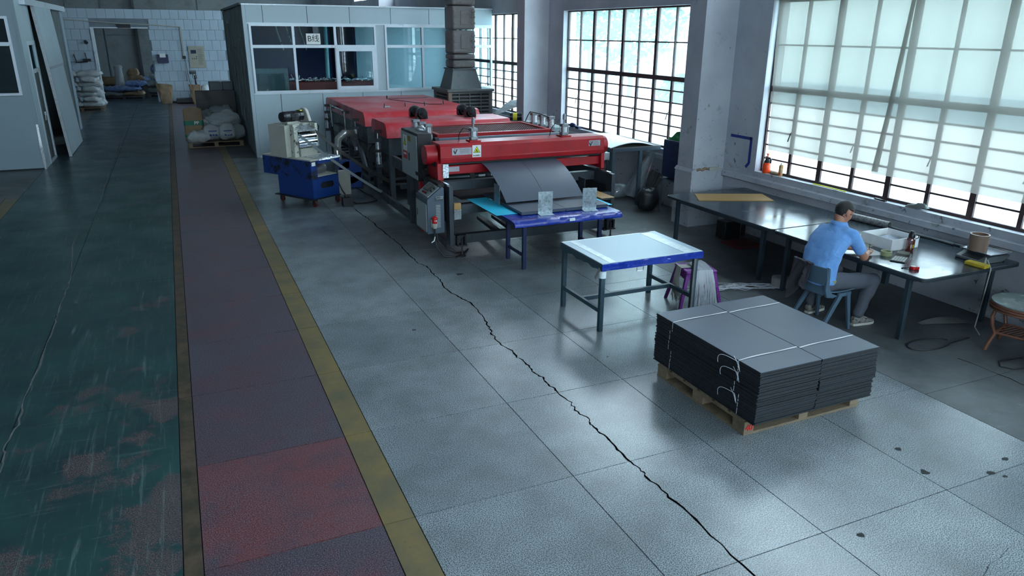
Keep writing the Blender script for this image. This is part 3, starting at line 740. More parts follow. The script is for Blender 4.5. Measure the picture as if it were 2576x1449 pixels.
# ------------------------------------------------------------------ left booth with leaning door panel
def build_left_booth():
    Y, X, top = 19.46, -2.895, 3.62
    b = thing('corner_booth', 'blue-grey panelled booth at the left edge beside the aisle', 'booth', (-5.0, Y, 0))
    part('front_panel', MB().box((X - 1.02, Y, .03), (X - .16, Y + .05, 1.62)), 'booth_panel_left', b, smooth=0)
    part('front_panel', MB().box((-7.0, Y, .03), (X - 1.03, Y + .05, 1.62)), 'booth_panel_left', b, smooth=0)
    part('front_panel', MB().box((-7.0, Y, 3.27), (X - .16, Y + .05, top)), 'booth_panel_left', b, smooth=0)
    part('front_panel', MB().box((X - .16, Y, .03), (X - .03, Y + .05, top)), 'booth_panel_left', b, smooth=0)
    win_unit(b, -6.5, X - .16, Y, 1.63, 3.265, [-4.6], 2.70, fw=.055, pane='pane_booth')
    part('base_rail', MB().box((-7.0, Y - .01, 0), (X - .03, Y + .05, .03)), 'floor_joint', b, smooth=0)
    # dented aluminium corner strip
    part('corner_strip', MB().loft([[(X - .035 + jit(.006), Y - .012, z), (X + .012 + jit(.008), Y - .012 + jit(.006), z), (X + .012 + jit(.008), Y + .05, z), (X - .035, Y + .05, z)] for z in [0.0, .1, .2, .35, .5, .7, .9, 1.0]]), 'aluminium', b, smooth=20)
    part('corner_strip', MB().box((X - .035, Y - .01, 1.0), (X + .01, Y + .05, top)), 'booth_panel_left', b, smooth=0)
    part('side_panel', MB().box((X - .05, Y + .05, 0), (X, 20.25, top)), 'booth_panel', b, smooth=0)
    part('side_panel', MB().box((X - .05, 20.25, 2.75), (X, 21.35, top)), 'booth_panel', b, smooth=0)
    fr = MB()
    for a, c in ((20.25, 20.36), (21.2, 21.33)): fr.box((X - .05, a, 0), (X + .01, c, 2.75))
    for a, c in ((2.66, 2.75), (2.05, 2.14), (0, .06)): fr.box((X - .05, 20.36, a), (X + .01, 21.2, c))
    dr = part('side_door', fr, 'booth_frame', b, smooth=0)
    part('pane', MB().box((X - .03, 20.36, 2.14), (X - .02, 21.2, 2.66)), 'pane_booth', dr, smooth=0)
    part('door_leaf', MB().box((X - .045, 20.36, .06), (X - .02, 20.72, 2.05)).box((X - .045, 20.86, .06), (X - .02, 21.2, 2.05)), 'inner_dark', dr, smooth=0)
    part('handle', MB().box((X - .02, 20.80, .95), (X + .02, 20.84, 1.15)), 'aluminium', dr, bev=.004)
    part('top_beam', MB().box((X - .06, 20.2, 3.52), (X + .12, 27.6, top + .04)), 'booth_frame', b, smooth=0)
    part('end_post', MB().box((X - .06, 27.0, 0), (X + .02, 27.6, 3.52)), 'booth_panel_left', b, smooth=0)
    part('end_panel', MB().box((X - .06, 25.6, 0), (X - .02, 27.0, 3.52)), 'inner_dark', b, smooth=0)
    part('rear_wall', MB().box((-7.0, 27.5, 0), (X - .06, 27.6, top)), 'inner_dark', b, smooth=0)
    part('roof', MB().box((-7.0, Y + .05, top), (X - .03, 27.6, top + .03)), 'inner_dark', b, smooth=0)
    part('inner_wall', MB().box((-7.05, Y, 0), (-7.0, 27.6, top)), 'booth_panel_left', b, smooth=0)
    # leaning sandwich panel
    p = thing('door_panel', 'tall metal sandwich panel leaning against the left booth', 'panel', (-2.62, 22.7, 0))
    def lean(y0, y1, h0, h1, off, th):
        # foot at x=-2.56, head against the beam
        f = lambda h: -2.565 - .215 * h / 3.5
        mb = MB(); vs = []
        for h in (h0, h1):
            for y in (y0, y1):
                yy = y - .0 * h
                vs += [(f(h) + off, yy, h), (f(h) + off - th, yy, h)]
        mb.add(vs, [(0, 2, 6, 4), (1, 5, 7, 3), (0, 1, 3, 2), (4, 6, 7, 5), (0, 4, 5, 1), (2, 3, 7, 6)]); return mb
    part('lower_sheet', lean(21.34, 24.1, 0.02, 2.08, 0, .045), 'booth_panel', p, smooth=0)
    part('upper_sheet', lean(21.34, 24.25, 2.14, 3.52, 0, .045), 'booth_panel', p, smooth=0)
    part('cross_rail', lean(21.34, 24.15, 2.08, 2.14, .006, .05), 'cast_aluminium', p, smooth=0)
    part('edge_channel', lean(21.28, 21.34, 0, 3.52, .012, .07), 'cast_aluminium', p, smooth=0)
build_left_booth()

# ------------------------------------------------------------------ tiled cross wall and the store behind it
def build_far():
    Y = 36.3; top = 3.83; dx0, dx1, dz = -2.87, -.70, 3.07
    w = MB().box((-9.2, Y + .02, 0), (dx0, Y + .3, top)).box((dx1, Y + .02, 0), (WX, Y + .3, top)).box((dx0, Y + .02, dz), (dx1, Y + .3, top))
    wb = struct('wall_back', w, 'tile_grout', 'white tiled cross wall at the end of the aisle')
    tw, th = .345, .425; me = mesh_of(MB().box((.006, 0, .006), (tw - .006, .02, th - .006)), 'tile', None, 0); half = {}
    nz = 0; z = 0.05
    while z < top - .1:
        h = min(th, top - z); x = -6.0 + (nz % 2) * tw * .5
        while x < 2.2:
            a, c = x, x + tw
            if z < dz - .02 and a < dx1 and c > dx0:
                segs = []
                zt = min(z + h, 99)
                if a < dx0: segs.append((a, dx0))
                if c > dx1: segs.append((dx1, c))
                if z + h > dz + .05: pass
            else: segs = [(a, c)]
            for s0, s1 in segs:
                if s1 - s0 < .06: continue
                if abs(s1 - s0 - tw) < 1e-6 and abs(h - th) < 1e-6: shared('tile', me, 'wall_tile', wb, (s0, Y, z))
                else:
                    key = (round(s1 - s0, 3), round(h, 3))
                    if key not in half: half[key] = mesh_of(MB().box((.006, 0, .006), (s1 - s0 - .006, .02, h - .006)), 'tile', None, 0)
                    shared('tile', half[key], 'wall_tile', wb, (s0, Y, z))
            x += tw
        z += th; nz += 1
    struct('trim_2', MB().box((dx0, Y - .03, 0), (dx0 + .1, Y + .4, dz)).box((dx0, Y - .02, dz), (dx1, Y + .3, dz + .04)), 'booth_frame', 'metal lining of the doorway in the tiled wall')
    far = struct('wall_far', MB().box((-9.2, 46.0, 0), (WX, 46.3, 6.5)), 'tile_grout', 'grey panelled wall of the store beyond the doorway')
    for x in [-6.2, -4.6, -3.0, -1.45, .1, 1.7]:
        for z0, z1 in ((0, 2.72), (2.75, 4.6), (4.63, 6.45)):
            part('wall_panel', MB().box((x + .015, 45.96, z0 + .01), (x + 1.535 if x < -5 or True else x, 46.0, z1)), 'far_panel', far, smooth=0)
    part('roof_post', MB().box((-1.52, 45.7, 0), (-1.40, 45.95, 6.5)), 'steel_dark', far, smooth=0)
    # fittings on the tiled wall
    solo('conduit', MB().tube([(-4.4, Y - .03, 3.42), (-3.2, Y - .03, 3.36), (-1.8, Y - .03, 3.26), (-.6, Y - .03, 3.22), (.56, Y - .03, 3.14)], .022, 8).box((.53, Y - .04, 1.95), (.59, Y - .005, 3.14)), 'cream_plain', 'cream conduit crossing the tiled wall and dropping to a switch', 'conduit')
    solo('switch_box', MB().box((.50, Y - .07, 1.83), (.63, Y - .005, 1.96)), 'plastic_black', 'small dark switch under the conduit on the tiled wall', 'switch', bev=.01)
    solo('switch_cable', MB().tube([(.6, Y - .03, 1.83), (.62, Y - .03, 1.2), (.68, Y - .05, .72), (.85, Y - .2, .62), (.95, Y - .25, .8)], .01, 6), 'plastic_black', 'thin cable hanging from the switch to the weighing scale', 'cable')
    wbx = thing('wall_box', 'navy blue document box hung on the tiled wall', 'box', (-.30, Y, 1.7))
    part('box', MB().box((-.51, Y - .16, 1.67), (-.07, Y - .005, 2.02)), 'cabinet_navy', wbx, bev=.008); part('paper', MB().box((-.40, Y - .175, 1.9), (-.17, Y - .16, 2.06)), 'sign_white', wbx, smooth=0)
    nb = thing('notice_board', 'beige notice board with small blue picture on the tiled wall', 'notice board', (1.08, Y, 1.45))
    part('board', MB().box((.76, Y - .03, 1.45), (1.40, Y - .002, 2.36)), 'paper_tan', nb, bev=.004)
    part('picture', MB().box((.85, Y - .034, 2.05), (1.07, Y - .03, 2.2)), 'cabinet_navy', nb, smooth=0)
    mb = MB()
    for x, z in ((.90, 1.82), (.98, 1.82), (1.06, 1.82), (1.06, 1.90)):
        mb.add([(x - .03, Y - .034, z), (x + .03, Y - .034, z), (x, Y - .034, z + .05)], [(0, 1, 2)])
    part('symbols', mb, 'ink_black', nb, smooth=0, kind='stuff')
    mb = MB()
    for k in range(16):
        z = 2.22 - k * .042; mb.box((1.12, Y - .033, z), (1.12 + random.uniform(.14, .24), Y - .03, z + .012))
    part('print_lines', mb, 'grey_plank', nb, smooth=0, kind='stuff')
    solo('wall_bracket', MB().bar((-3.62, Y - .04, 2.05), (-3.56, Y - .04, 1.75), .03).bar((-3.6, Y - .05, 1.72), (-3.15, Y - .1, 1.74), .04).bar((-3.2, Y - .06, 2.1), (-3.17, Y - .06, 1.76), .03).box((-3.3, Y - .14, 1.76), (-3.02, Y - .02, 1.86)), 'steel_black', 'rusty pipe bracket on the tiled wall left of the doorway', 'bracket')
    solo('wall_lamp', MB().cyl((-3.12, Y, 2.55), (-3.08, Y - .14, 2.5), .05, .07), 'steel_black', 'small dark lamp stub on the tiled wall left of the doorway', 'lamp')
    solo('door_plate', MB().box((-1.85, Y - .04, 3.08), (-1.35, Y - .006, 3.25)), 'steel_black', 'small dark plate above the doorway in the tiled wall', 'plate')
    for x in (-3.3, -2.7, -2.35, -.3, 0.1):
        pass
build_far()
# ------------------------------------------------------------------ pallets and sacks
def pallet(root, x0, x1, y0, y1, nb=7, z=0, h=.14, front='x', wood='pallet_wood'):
    """boards run along x; three stringers of blocks along y"""
    bt = .02; bh = h - 3 * bt
    for k in range(nb):
        w = (y1 - y0) / nb; a = y0 + k * w
        part('deck_board', MB().box((x0, a + w * .1 + jit(.004), z + h - bt), (x1, a + w * .9, z + h)), wood, root, smooth=0)
    for x in (x0, (x0 + x1) / 2 - .05, x1 - .1):
        part('stringer', MB().box((x, y0, z + h - 2 * bt), (x + .1, y1, z + h - bt)), wood, root, smooth=0)
        for y in (y0, (y0 + y1) / 2 - .07, y1 - .14):
            part('block', MB().box((x + .002, y + .002, z + bt), (x + .098, y + .138, z + h - 2 * bt)), wood, root, smooth=0)
    for x in (x0, (x0 + x1) / 2 - .05, x1 - .1):
        part('bottom_board', MB().box((x, y0 + .1, z), (x + .1, y1 - .1, z + bt)), wood, root, smooth=0)
    for y in (y0, y1 - .1):
        part('bottom_board', MB().box((x0, y, z), (x1, y + .1, z + bt)), wood, root, smooth=0)
def sack_mesh(L, Wd, Hh, seed, pinch=.8, lump=.05):
    """stuffed sack lying along x, crimped at both ends"""
    rnd = random.Random(seed); nu, nv = 34, 26; mb = MB(); rings = []
    for j in range(nv):
        t = j / (nv - 1); x = -L / 2 + L * t
        e = abs(2 * t - 1); k = (1 - e ** 5) ** .5 if e < 1 else 0
        hy = Wd / 2 * (pinch * .9 + (1 - pinch * .9) * k) * (1 - .08 * e * e); hz = Hh / 2 * max(.06, k)
        ring = []
        for i in range(nu):
            a = 2 * PI * i / nu; ca, sa = math.cos(a), math.sin(a)
            y = hy * math.copysign(abs(ca) ** .7, ca); z = hz * math.copysign(abs(sa) ** .8, sa)
            q = noise.noise((x * 5 + seed * 3.1, y * 5, z * 6)) * lump * 1.5 + noise.noise((x * 11 + seed, y * 11, z * 12)) * lump * .8 + noise.noise((x * 26 + seed, y * 22, z * 26)) * lump * .3
            s = 1 + q / max(hz, .06) * .6
            ring.append((x + noise.noise((y * 6 + seed, z * 6, x)) * lump * .5 * (1 + e), y * (1 + q), max(-Hh / 2, z * s) + Hh / 2 - (0 if k > .3 else Hh * .1)))
        rings.append(ring)
    mb.loft(rings); return mb
def sack(name, M, L, Wd, Hh, seed, m, label, cat, group, pinch=.8, lump=.05):
    mb = sack_mesh(L, Wd, Hh, seed, pinch, lump); mb2 = MB().add(mb.v, mb.f, M)
    return solo(name, mb2, m, label, cat, group, smooth=60)
def lay(x, y, z, rz=0, tx=0, ty=0):
    return Matrix.Translation((x, y, z)) @ Euler((R(tx), R(ty), R(rz))).to_matrix().to_4x4()
def build_sacks():
    # pile at the right of the aisle
    p = thing('pallet', 'worn wooden pallet under the sack heap beside the plank booth wall', 'pallet', (.85, 22.3, 0)); pallet(p, .16, 1.56, 21.68, 22.9, 6)
    G = 'sacks heaped on the pallet by the booth'
    A = [('sack', (0.44, 21.80, .14, 5, 0, 0), (.56, .40, .30), 'sack_white', 'small round white sack at the front left corner of the heap'),
         ('sack', (0.80, 21.98, .15, 84, 0, 8), (.72, .44, .42), 'sack_white', 'white sack with blue print, second from left in the front row'),
         ('sack', (1.18, 21.94, .15, 86, 0, 6), (.72, .46, .42), 'sack_white', 'white sack with blue print, third from left in the front row'),
         ('sack', (1.46, 22.05, .15, 95, 0, 4), (.70, .36, .40), 'sack_grey', 'grey white sack at the right end of the front row'),
         ('sack', (.92, 22.5, .42, 10, 12, 0), (.9, .5, .34), 'sack_white', 'slumped white sack lying across the middle of the heap'),
         ('sack', (1.10, 22.35, .55, 30, 25, -10), (.85, .5, .32), 'sack_white', 'white sack leaning over a dark gap high in the heap'),
         ('sack', (.62, 22.6, .52, 70, 0, -30), (.85, .46, .30), 'sack_grey', 'tall grey sack behind the brown paper bag'),
         ('sack', (1.12, 22.75, .74, 15, 0, 0), (.62, .42, .26), 'sack_grey', 'grey sack with folded top at the crown of the heap'),
         ('sack', (1.44, 22.5, .45, 90, 0, 0), (.6, .34, .24), 'sack_grey', 'flat grey sack tucked against the planks')]
    for i, (n, l, d, m, lab) in enumerate(A):
        o = sack(n, lay(*l), *d, 11 + i, m, lab, 'sack', G, .8, .07)
        if 'blue print' in lab:
            x, y = l[0], l[1] - .36
            mb = MB()
            for r in range(3): mb.box((x - .09 + r * .07, y - .004, .30), (x - .04 + r * .07, y, .35))
            mb.box((x - .11, y - .004, .42), (x + .10, y, .445)); part('print', mb, 'ink_blue', o, smooth=0, kind='stuff')
    k = thing('paper_sack', 'brown paper sack with green PP band standing at the left of the heap', 'sack', (.34, 22.1, .14), group=None)
    def bag(u, v):
        a = 2 * PI * u; ca, sa = math.cos(a), math.sin(a); w = .255 * (1 - .06 * v); d = .13 * (1 - .6 * v ** 3)
        return (.36 + w * math.copysign(abs(ca) ** .6, ca), 22.12 + d * math.copysign(abs(sa) ** .6, sa) + .03 * noise.noise((ca * 2, v * 4, 3)), .14 + .90 * v - .06 * abs(ca) * v ** 4)
    part('bag', MB().grid(bag, 28, 16, wrap=True).box((.2, 22.05, .14), (.48, 22.15, .18)), 'kraft', k, smooth=60)
    for z0, z1 in ((.56, .69), (.25, .31)):
        part('band', MB().grid(lambda u, v: (lambda p: (.36 + (p[0] - .36) * 1.012, 22.12 + (p[1] - 22.12) * 1.03, p[2]))(bag(u, (z0 + (z1 - z0) * v - .14) / .90)), 28, 3, wrap=True), 'band_green', k, smooth=60, fix=False)
    text('lettering', 'PP', .12, 'sign_white', k, Matrix.Translation((.43, 21.968, .625)) @ Matrix.Rotation(PI / 2, 4, 'X'), bold=.002)
    # dark board and cabinets behind
    solo('dark_board', MB().box((.52, 23.5, 0), (1.60, 23.56, 1.37)), 'steel_black', 'dark flat board standing behind the sack heap', 'board', bev=.01)
    for i, (x0, x1) in enumerate(((.98, 1.33), (1.36, 1.66))):
        c = thing('metal_locker', ('grey metal locker behind the dark board, nearer the tiled wall sign', 'grey metal locker behind the dark board, next to the planks')[i], 'locker', (x0, 25.0, 0), group='lockers behind the heap')
        part('body', MB().box((x0, 24.8, 0), (x1, 25.3, 1.52)), 'steel_dark', c, bev=.006); part('door', MB().box((x0 + .02, 24.785, .1), (x1 - .02, 24.8, 1.50)), 'console_blue_grey', c, smooth=0)
    # stacked pallet of white sacks at left
    p = thing('pallet', 'wooden pallet under the tall white sack stack near the tiled wall', 'pallet', (-3.3, 33.8, 0)); pallet(p, -4.1, -2.62, 33.2, 34.5, 5)
    G = 'white sacks stacked by the left booth'; n = 0; words = ['bottom', 'second', 'third', 'fourth', 'fifth', 'sixth', 'top']
    for k in range(7):
        z = .14 + k * .185
        for q, (x, y) in enumerate(((-2.98, 33.55), (-3.72, 33.5), (-2.98, 34.15))):
            rz = (90 if k % 2 else 0) + jit(6)
            sack('sack', lay(x + jit(.05), y + jit(.04), z, rz), .84, .60, .25, 40 + n, 'sack_white', 'white sack in the %s layer of the tall stack, %s' % (words[k], ('front right', 'front left', 'rear')[q]), 'sack', G, .85, .05); n += 1
    # store room sacks on low pallets
    for i, (x0, x1, y) in enumerate(((-3.0, -1.3, 38.6), (-1.15, -.3, 39.6))):
        p = thing('pallet', ('dark low pallet of flat sacks just inside the doorway', 'dark low pallet under bulging sacks at the right inside the doorway')[i], 'pallet', ((x0 + x1) / 2, y + .5, 0)); pallet(p, x0, x1, y, y + 1.1, 4, wood='steel_dark')
    G = 'sacks in the store behind the doorway'
    D = [(-2.6, 39.0, .14, 'sack_grey', .9, .6, .2, 'flat grey sack at the lower left of the store pallet'), (-1.75, 39.0, .14, 'kraft', .9, .6, .2, 'flat olive sack at the lower right of the store pallet'),
         (-2.2, 39.1, .34, 'sack_blue', 1.6, .8, .22, 'shiny blue film sack lying across the store pallet'), (-1.6, 39.3, .54, 'sack_blue', .9, .6, .26, 'blue plastic sack on the right of the film sack'),
         (-.75, 40.0, .14, 'sack_grey', .8, .6, .3, 'bulging grey sack low at the right of the doorway'), (-.8, 40.1, .44, 'sack_grey', .9, .6, .3, 'bulging grey sack second up at the right of the doorway'),
         (-.6, 40.2, .74, 'sack_white', .8, .6, .34, 'pale sack third up at the right of the doorway'), (-.55, 40.2, 1.06, 'sack_blue', .7, .6, .4, 'bright blue plastic bale at the top right of the doorway'),
         (-2.75, 40.6, .5, 'kraft', .7, .5, .4, 'brown paper sack at the far left of the store'), (-1.6, 41.2, .55, 'kraft', .8, .5, .35, 'brown paper sack with orange band in the store middle'),
         (-1.75, 41.6, .85, 'cardboard', .5, .4, .35, 'brown folded bag standing behind the others in the store'), (-1.2, 41.2, .4, 'sack_blue', .7, .5, .45, 'blue grey sack behind the right store pallet')]
    for i, (x, y, z, m, a, b, c, lab) in enumerate(D):
        sack('sack', lay(x, y, z, jit(8)), a, b, c, 80 + i, m, lab, 'sack', G, .8, .07)
    for i, (x, y, z) in enumerate(((-2.7, 41.0, 0), (-1.6, 41.3, 0), (-1.2, 41.2, 0), (-1.75, 41.6, 0))):
        pass
    solo('standing_bag', MB().grid(lambda u, v: (-2.28 + (.2 - .04 * v) * math.cos(2 * PI * u) * (1 + .1 * noise.noise((u * 9, v * 5, 1))), 39.7 + .18 * math.sin(2 * PI * u), .56 + .85 * v), 20, 12, wrap=True).box((-2.4, 39.6, .56), (-2.16, 39.8, .6)).ell((-2.25, 39.7, 1.38), (.17, .15, .1)), 'sack_white', 'tall white bag standing upright among the store sacks', 'bag', smooth=60)
    solo('store_support', MB().box((-3.0, 40.5, 0), (-.9, 41.9, .50)), 'steel_dark', 'dark low platform under the rear store sacks', 'platform')
    # kraft bags by the tiled wall and platform scale
    def kraft(x, y, w, h, seed, lab, fold):
        def f(u, v):
            a = 2 * PI * u; ca, sa = math.cos(a), math.sin(a); ww = w * (.62 + .38 * v); d = w * .5 * (1 - .6 * v)
            return (x + ww * math.copysign(abs(ca) ** .5, ca) - .12 * w * v * fold, y + d * math.copysign(abs(sa) ** .5, sa) + .05 * noise.noise((ca * 3 + seed, v * 4, sa)), h * v * (1 - .08 * ca * fold))
        solo('kraft_bag', MB().grid(f, 28, 14, wrap=True).box((x - w * .5, y - w * .3, 0), (x + w * .5, y + w * .3, .03)), 'cardboard', lab, 'bag', 'open brown paper bags', smooth=50)
    kraft(-.36, 35.9, .34, .82, 2, 'open brown paper bag by the doorway edge', 1.0)
    kraft(.82, 35.4, .24, .80, 5, 'tall brown paper bag in front of the weighing scale', .3)
    s = thing('platform_scale', 'black platform weighing scale with upright display by the tiled wall', 'scale', (.4, 35.9, 0))
    part('platform', MB().box((.02, 35.6, .02), (.72, 36.2, .2)), 'plastic_black', s, bev=.02); part('post', MB().cyl((.92, 36.05, .1), (.88, 36.05, 1.15), .035), 'motor_black', s)
    part('display', MB().box((-.13, -.05, -.07), (.13, .05, .07), lay(.82, 36.0, 1.28, 10, 35)), 'scale_body', s, bev=.01); part('bracket', MB().tube([(.82, 36.03, 1.2), (.80, 36.03, 1.05), (.88, 36.03, .95), (.95, 36.03, 1.05), (.93, 36.03, 1.2)], .018, 6), 'motor_black', s)
    sack('sack', lay(1.22, 35.9, .0, 80), .6, .4, .75, 99, 'sack_white', 'white sack standing right of the weighing scale', 'sack', 'white sack by the scale')
build_sacks()
# ------------------------------------------------------------------ red laminating line
def rrect(x0, x1, z0, z1, r, n=5):
    """profile with rounded top corners"""
    out = [(x0, z0)]
    for k in range(n + 1): a = PI - PI / 2 * k / n; out.append((x0 + r + r * math.cos(a), z1 - r + r * math.sin(a)))
    for k in range(n + 1): a = PI / 2 - PI / 2 * k / n; out.append((x1 - r + r * math.cos(a), z1 - r + r * math.sin(a)))
    out.append((x1, z0)); return out
def cylinder_unit(root, x, y, z, h=.22, s=.085, rod=0, name='air_cylinder'):
    """square-ended pneumatic cylinder with four tie rods"""
    c = part(name, MB().cyl((x, y, z + .04), (x, y, z + h - .04), s * .42, n=20), 'aluminium', root)
    part('end_block', MB().box((x - s / 2, y - s / 2, z), (x + s / 2, y + s / 2, z + .045)), 'cast_aluminium', c, bev=.006)
    part('end_block', MB().box((x - s / 2, y - s / 2, z + h - .045), (x + s / 2, y + s / 2, z + h)), 'cast_aluminium', c, bev=.006)
    mb = MB()
    for dx in (-1, 1):
        for dy in (-1, 1): mb.cyl((x + dx * s * .42, y + dy * s * .42, z + .02), (x + dx * s * .42, y + dy * s * .42, z + h + .008), .005, n=6)
    part('tie_rods', mb, 'cast_aluminium', c, kind='stuff')
    if rod:
        part('rod', MB().cyl((x, y, z + h), (x, y, z + h + .07), .011, n=10).cyl((x, y, z + h + .06), (x, y, z + h + .13), .024, .024, n=12).cyl((x, y, z + h + .13), (x, y, z + h + .15), .024, .008, n=12), 'cast_aluminium', c)
    return c
def warning(root, M, w, h, red=False):
    """white sticker with a yellow triangle; text block below"""
    s = part('warning_sticker', MB().box((-w / 2, -h / 2, 0), (w / 2, h / 2, .002), M), 'sign_white', root, smooth=0)
    tz = h * .12; r = w * .40
    part('triangle_border', MB().prism([(-r, tz - r * .8), (r, tz - r * .8), (0, tz + r * 1.0)], 'z', .002, .0028, M), 'ink_black', s, smooth=0)
    q = r * .82
    part('triangle', MB().prism([(-q, tz - r * .8 + r * .1), (q, tz - r * .8 + r * .1), (0, tz + q * .98)], 'z', .0028, .0036, M), 'sign_yellow', s, smooth=0)
    part('pictogram', MB().box((-r * .09, tz - r * .30, .0036), (r * .09, tz + r * .35, .0042), M).box((-r * .09, tz - r * .58, .0036), (r * .09, tz - r * .42, .0042), M) if red else
         MB().cyl(tuple(M @ Vector((-r * .05, tz - r * .1, .0036))), tuple(M @ Vector((-r * .05, tz - r * .1, .0043))), r * .2, n=14).cyl(tuple(M @ Vector((r * .22, tz - r * .48, .0036))), tuple(M @ Vector((r * .22, tz - r * .48, .0043))), r * .17, n=14).cyl(tuple(M @ Vector((-r * .22, tz - r * .48, .0036))), tuple(M @ Vector((-r * .22, tz - r * .48, .0043))), r * .15, n=14), 'ink_black', s, smooth=0, kind='stuff')
    return s
def build_machine():
    m = thing('laminating_machine', 'long red and dark steel laminating machine with cutter beam and grey sheets', 'machine', (4.6, 13.5, 0))
    XL, XR, YF = 3.28, 5.955, 9.45
    Yb = 12.4
    # low run-out frame
    part('front_beam', MB().box((XL + .06, YF, .16), (XR - .06, YF + .10, .29)), 'steel_dark', m, bev=.006)
    part('mid_beam', MB().box((XL + .06, YF, .59), (XR - .06, YF + .08, .715)), 'steel_dark', m, bev=.006)
    for x0, x1 in ((XL, XL + .06), (XR - .06, XR)):
        part('side_post', MB().box((x0, YF - .005, .15), (x1, YF + .16, .985)), 'steel_dark', m, bev=.005)
        part('side_rail', MB().box((x0, YF + .16, .80), (x1, Yb, .985)), 'steel_dark', m, bev=.005)
        part('side_plate', MB().box((x0 + .015, YF + .16, .45), (x1 - .015, 10.6, .80)), 'steel_black', m, smooth=0)
        part('floor_rail', MB().box((x0, YF + .16, .06), (x1, 13.3, .18)), 'steel_dark', m, bev=.005)
        part('guide_rail', MB().box((x0 + .012, YF + .1, .985), (x1 - .012, 9.95, 1.0)), 'chrome', m, smooth=0)
    # cable chain along the left rail
    mb = MB()
    for k in range(24): mb.box((XL - .10, 9.62 + k * .045, .955), (XL - .01, 9.62 + k * .045 + .035, 1.005))
    part('cable_chain', mb, 'rubber_black', m, smooth=0, kind='stuff')
    mb = MB().tube([(XL - .06, 10.25, 1.0), (XL - .08, 10.35, 1.10), (XL - .07, 10.25, 1.22), (XL - .03, 10.05, 1.25), (XL + .0, 9.98, 1.22)], .045, 10)
    part('conduit_hose', mb, 'rubber_black', m)
    for y in (10.3, 11.2, 12.1):
        part('cross_member', MB().box((XL + .06, y, .45), (XR - .06, y + .08, .53)), 'steel_dark', m, smooth=0)
    part('cross_member', MB().box((XL + .06, 9.98, .82), (XR - .06, 10.08, .95)), 'steel_dark', m, smooth=0)
    part('cross_member', MB().box((XL + .06, 10.75, .95), (XR - .06, 10.85, 1.05)), 'steel_black', m, smooth=0)
    part('tray_plate', MB().box((XL + .3, 9.75, .715), (XR - .3, 11.0, .73)), 'steel_black', m, smooth=0)
    for x in (4.1, 4.35, 5.2):
        part('brace', MB().bar((x, 9.55, .22), (x + .08, 10.6, .22), .09, .05), 'steel_dark', m, smooth=0)
    for x in (3.9, 4.55, 5.1):
        part('upright', MB().bar((x, 10.1, .9), (x + .05, 10.4, 1.1), .07, .04), 'steel_black', m, smooth=0)
    part('end_bracket', MB().box((XL + .065, YF - .02, .66), (XL + .17, YF + .04, .75)), 'mdf', m, bev=.008)
    part('end_clamp', MB().box((XL + .065, YF - .025, .52), (XL + .17, YF, .66)), 'clear_film', m, bev=.004)
    # levelling feet
    for x, y in ((3.43, 9.37), (5.87, 9.37), (3.38, 13.05), (5.85, 13.05), (3.38, 18.4), (5.85, 18.4)):
        f = part('levelling_foot', MB().lathe([(.055, 0), (.055, .012), (.03, .03), (.016, .06), (.012, .075), (.012, .26)], 16, (x, y, 0)), 'steel_black', m)
        if y < 10: part('foot_bracket', MB().box((x - .07, y - .0, .15), (x - .045, y + .08, .30)).box((x + .045, y, .15), (x + .07, y + .08, .30)).box((x - .07, y - .03, .15), (x + .07, y + .08, .17)).box((x - .07, y + .02, .28), (x + .07, y + .08, .30)), 'steel_black', f, smooth=0)
    # ---- cutter beam
    prof = [(9.885, 1.235), (9.87, 1.30), (9.885, 1.305), (9.885, 1.47), (9.93, 1.505), (10.27, 1.505), (10.29, 1.48), (10.29, 1.235)]
    cb = part('cutter_beam', MB().prism(prof, 'x', 3.315, 5.995), 'machine_red', m, bev=.006)
    part('front_seam', MB().box((3.33, 9.8805, 1.2985), (5.98, 9.886, 1.3045)), 'ink_black', cb, smooth=0)
    part('blade_strip', MB().box((3.40, 9.92, 1.205), (5.95, 10.05, 1.235)), 'rubber_black', cb, smooth=0)
    part('lower_beam', MB().box((3.36, 9.96, 1.06), (5.96, 10.12, 1.185)), 'machine_red', m, bev=.006)
    for x0, x1 in ((3.27, 3.36), (5.96, 6.02)):
        part('end_plate', MB().prism([(9.89, 1.00), (10.33, 1.00), (10.33, 1.24), (10.24, 1.42), (9.9, 1.235)], 'x', x0, x1), 'machine_red', m, bev=.005)
    for x0, x1 in ((3.13, 3.30), (6.0, 6.10)):
        part('end_cover', MB().cyl((x0, 10.07, 1.345), (x1, 10.07, 1.345), .135, n=36), 'machine_red', m, bev=.006)
    part('gearbox', MB().box((6.03, 9.98, 1.10), (6.17, 10.12, 1.22)), 'cast_aluminium', m, bev=.01)
    part('drive_motor', MB().cyl((6.10, 10.05, .92), (6.10, 10.05, 1.10), .06, n=18).box((6.05, 10.0, .86), (6.15, 10.1, .92)), 'motor_black', m)
    part('grip_tape', MB().box((3.345, 9.875, 1.03), (3.43, 9.90, 1.225)), 'foil', m, smooth=0)
    part('tape_patch', MB().box((3.45, 9.952, 1.10), (3.62, 9.96, 1.17)), 'plate_silver', m, smooth=0)
    for x, w in ((3.64, .30), (5.82, .20)):
        p = part('maker_plate', MB().box((x - w / 2, 9.880, 1.345 if w > .25 else 1.36), (x + w / 2, 9.885, 1.445)), 'plate_silver', cb, smooth=0)
        M = Matrix.Translation((x - w * .34, 9.878, 1.395)) @ Matrix.Rotation(PI / 2, 4, 'X')
        part('logo', MB().prism([(-.03, .012), (-.016, .02), (-.004, -.012), (.022, .036), (.032, .03), (.0, -.036), (-.012, -.03)], 'z', -.001, .0015, M).prism([(-.012, .03), (-.004, .03), (-.004, .04), (-.012, .04)], 'z', -.001, .0015, M), 'ink_black', p, smooth=0, kind='stuff')
        mb = MB()
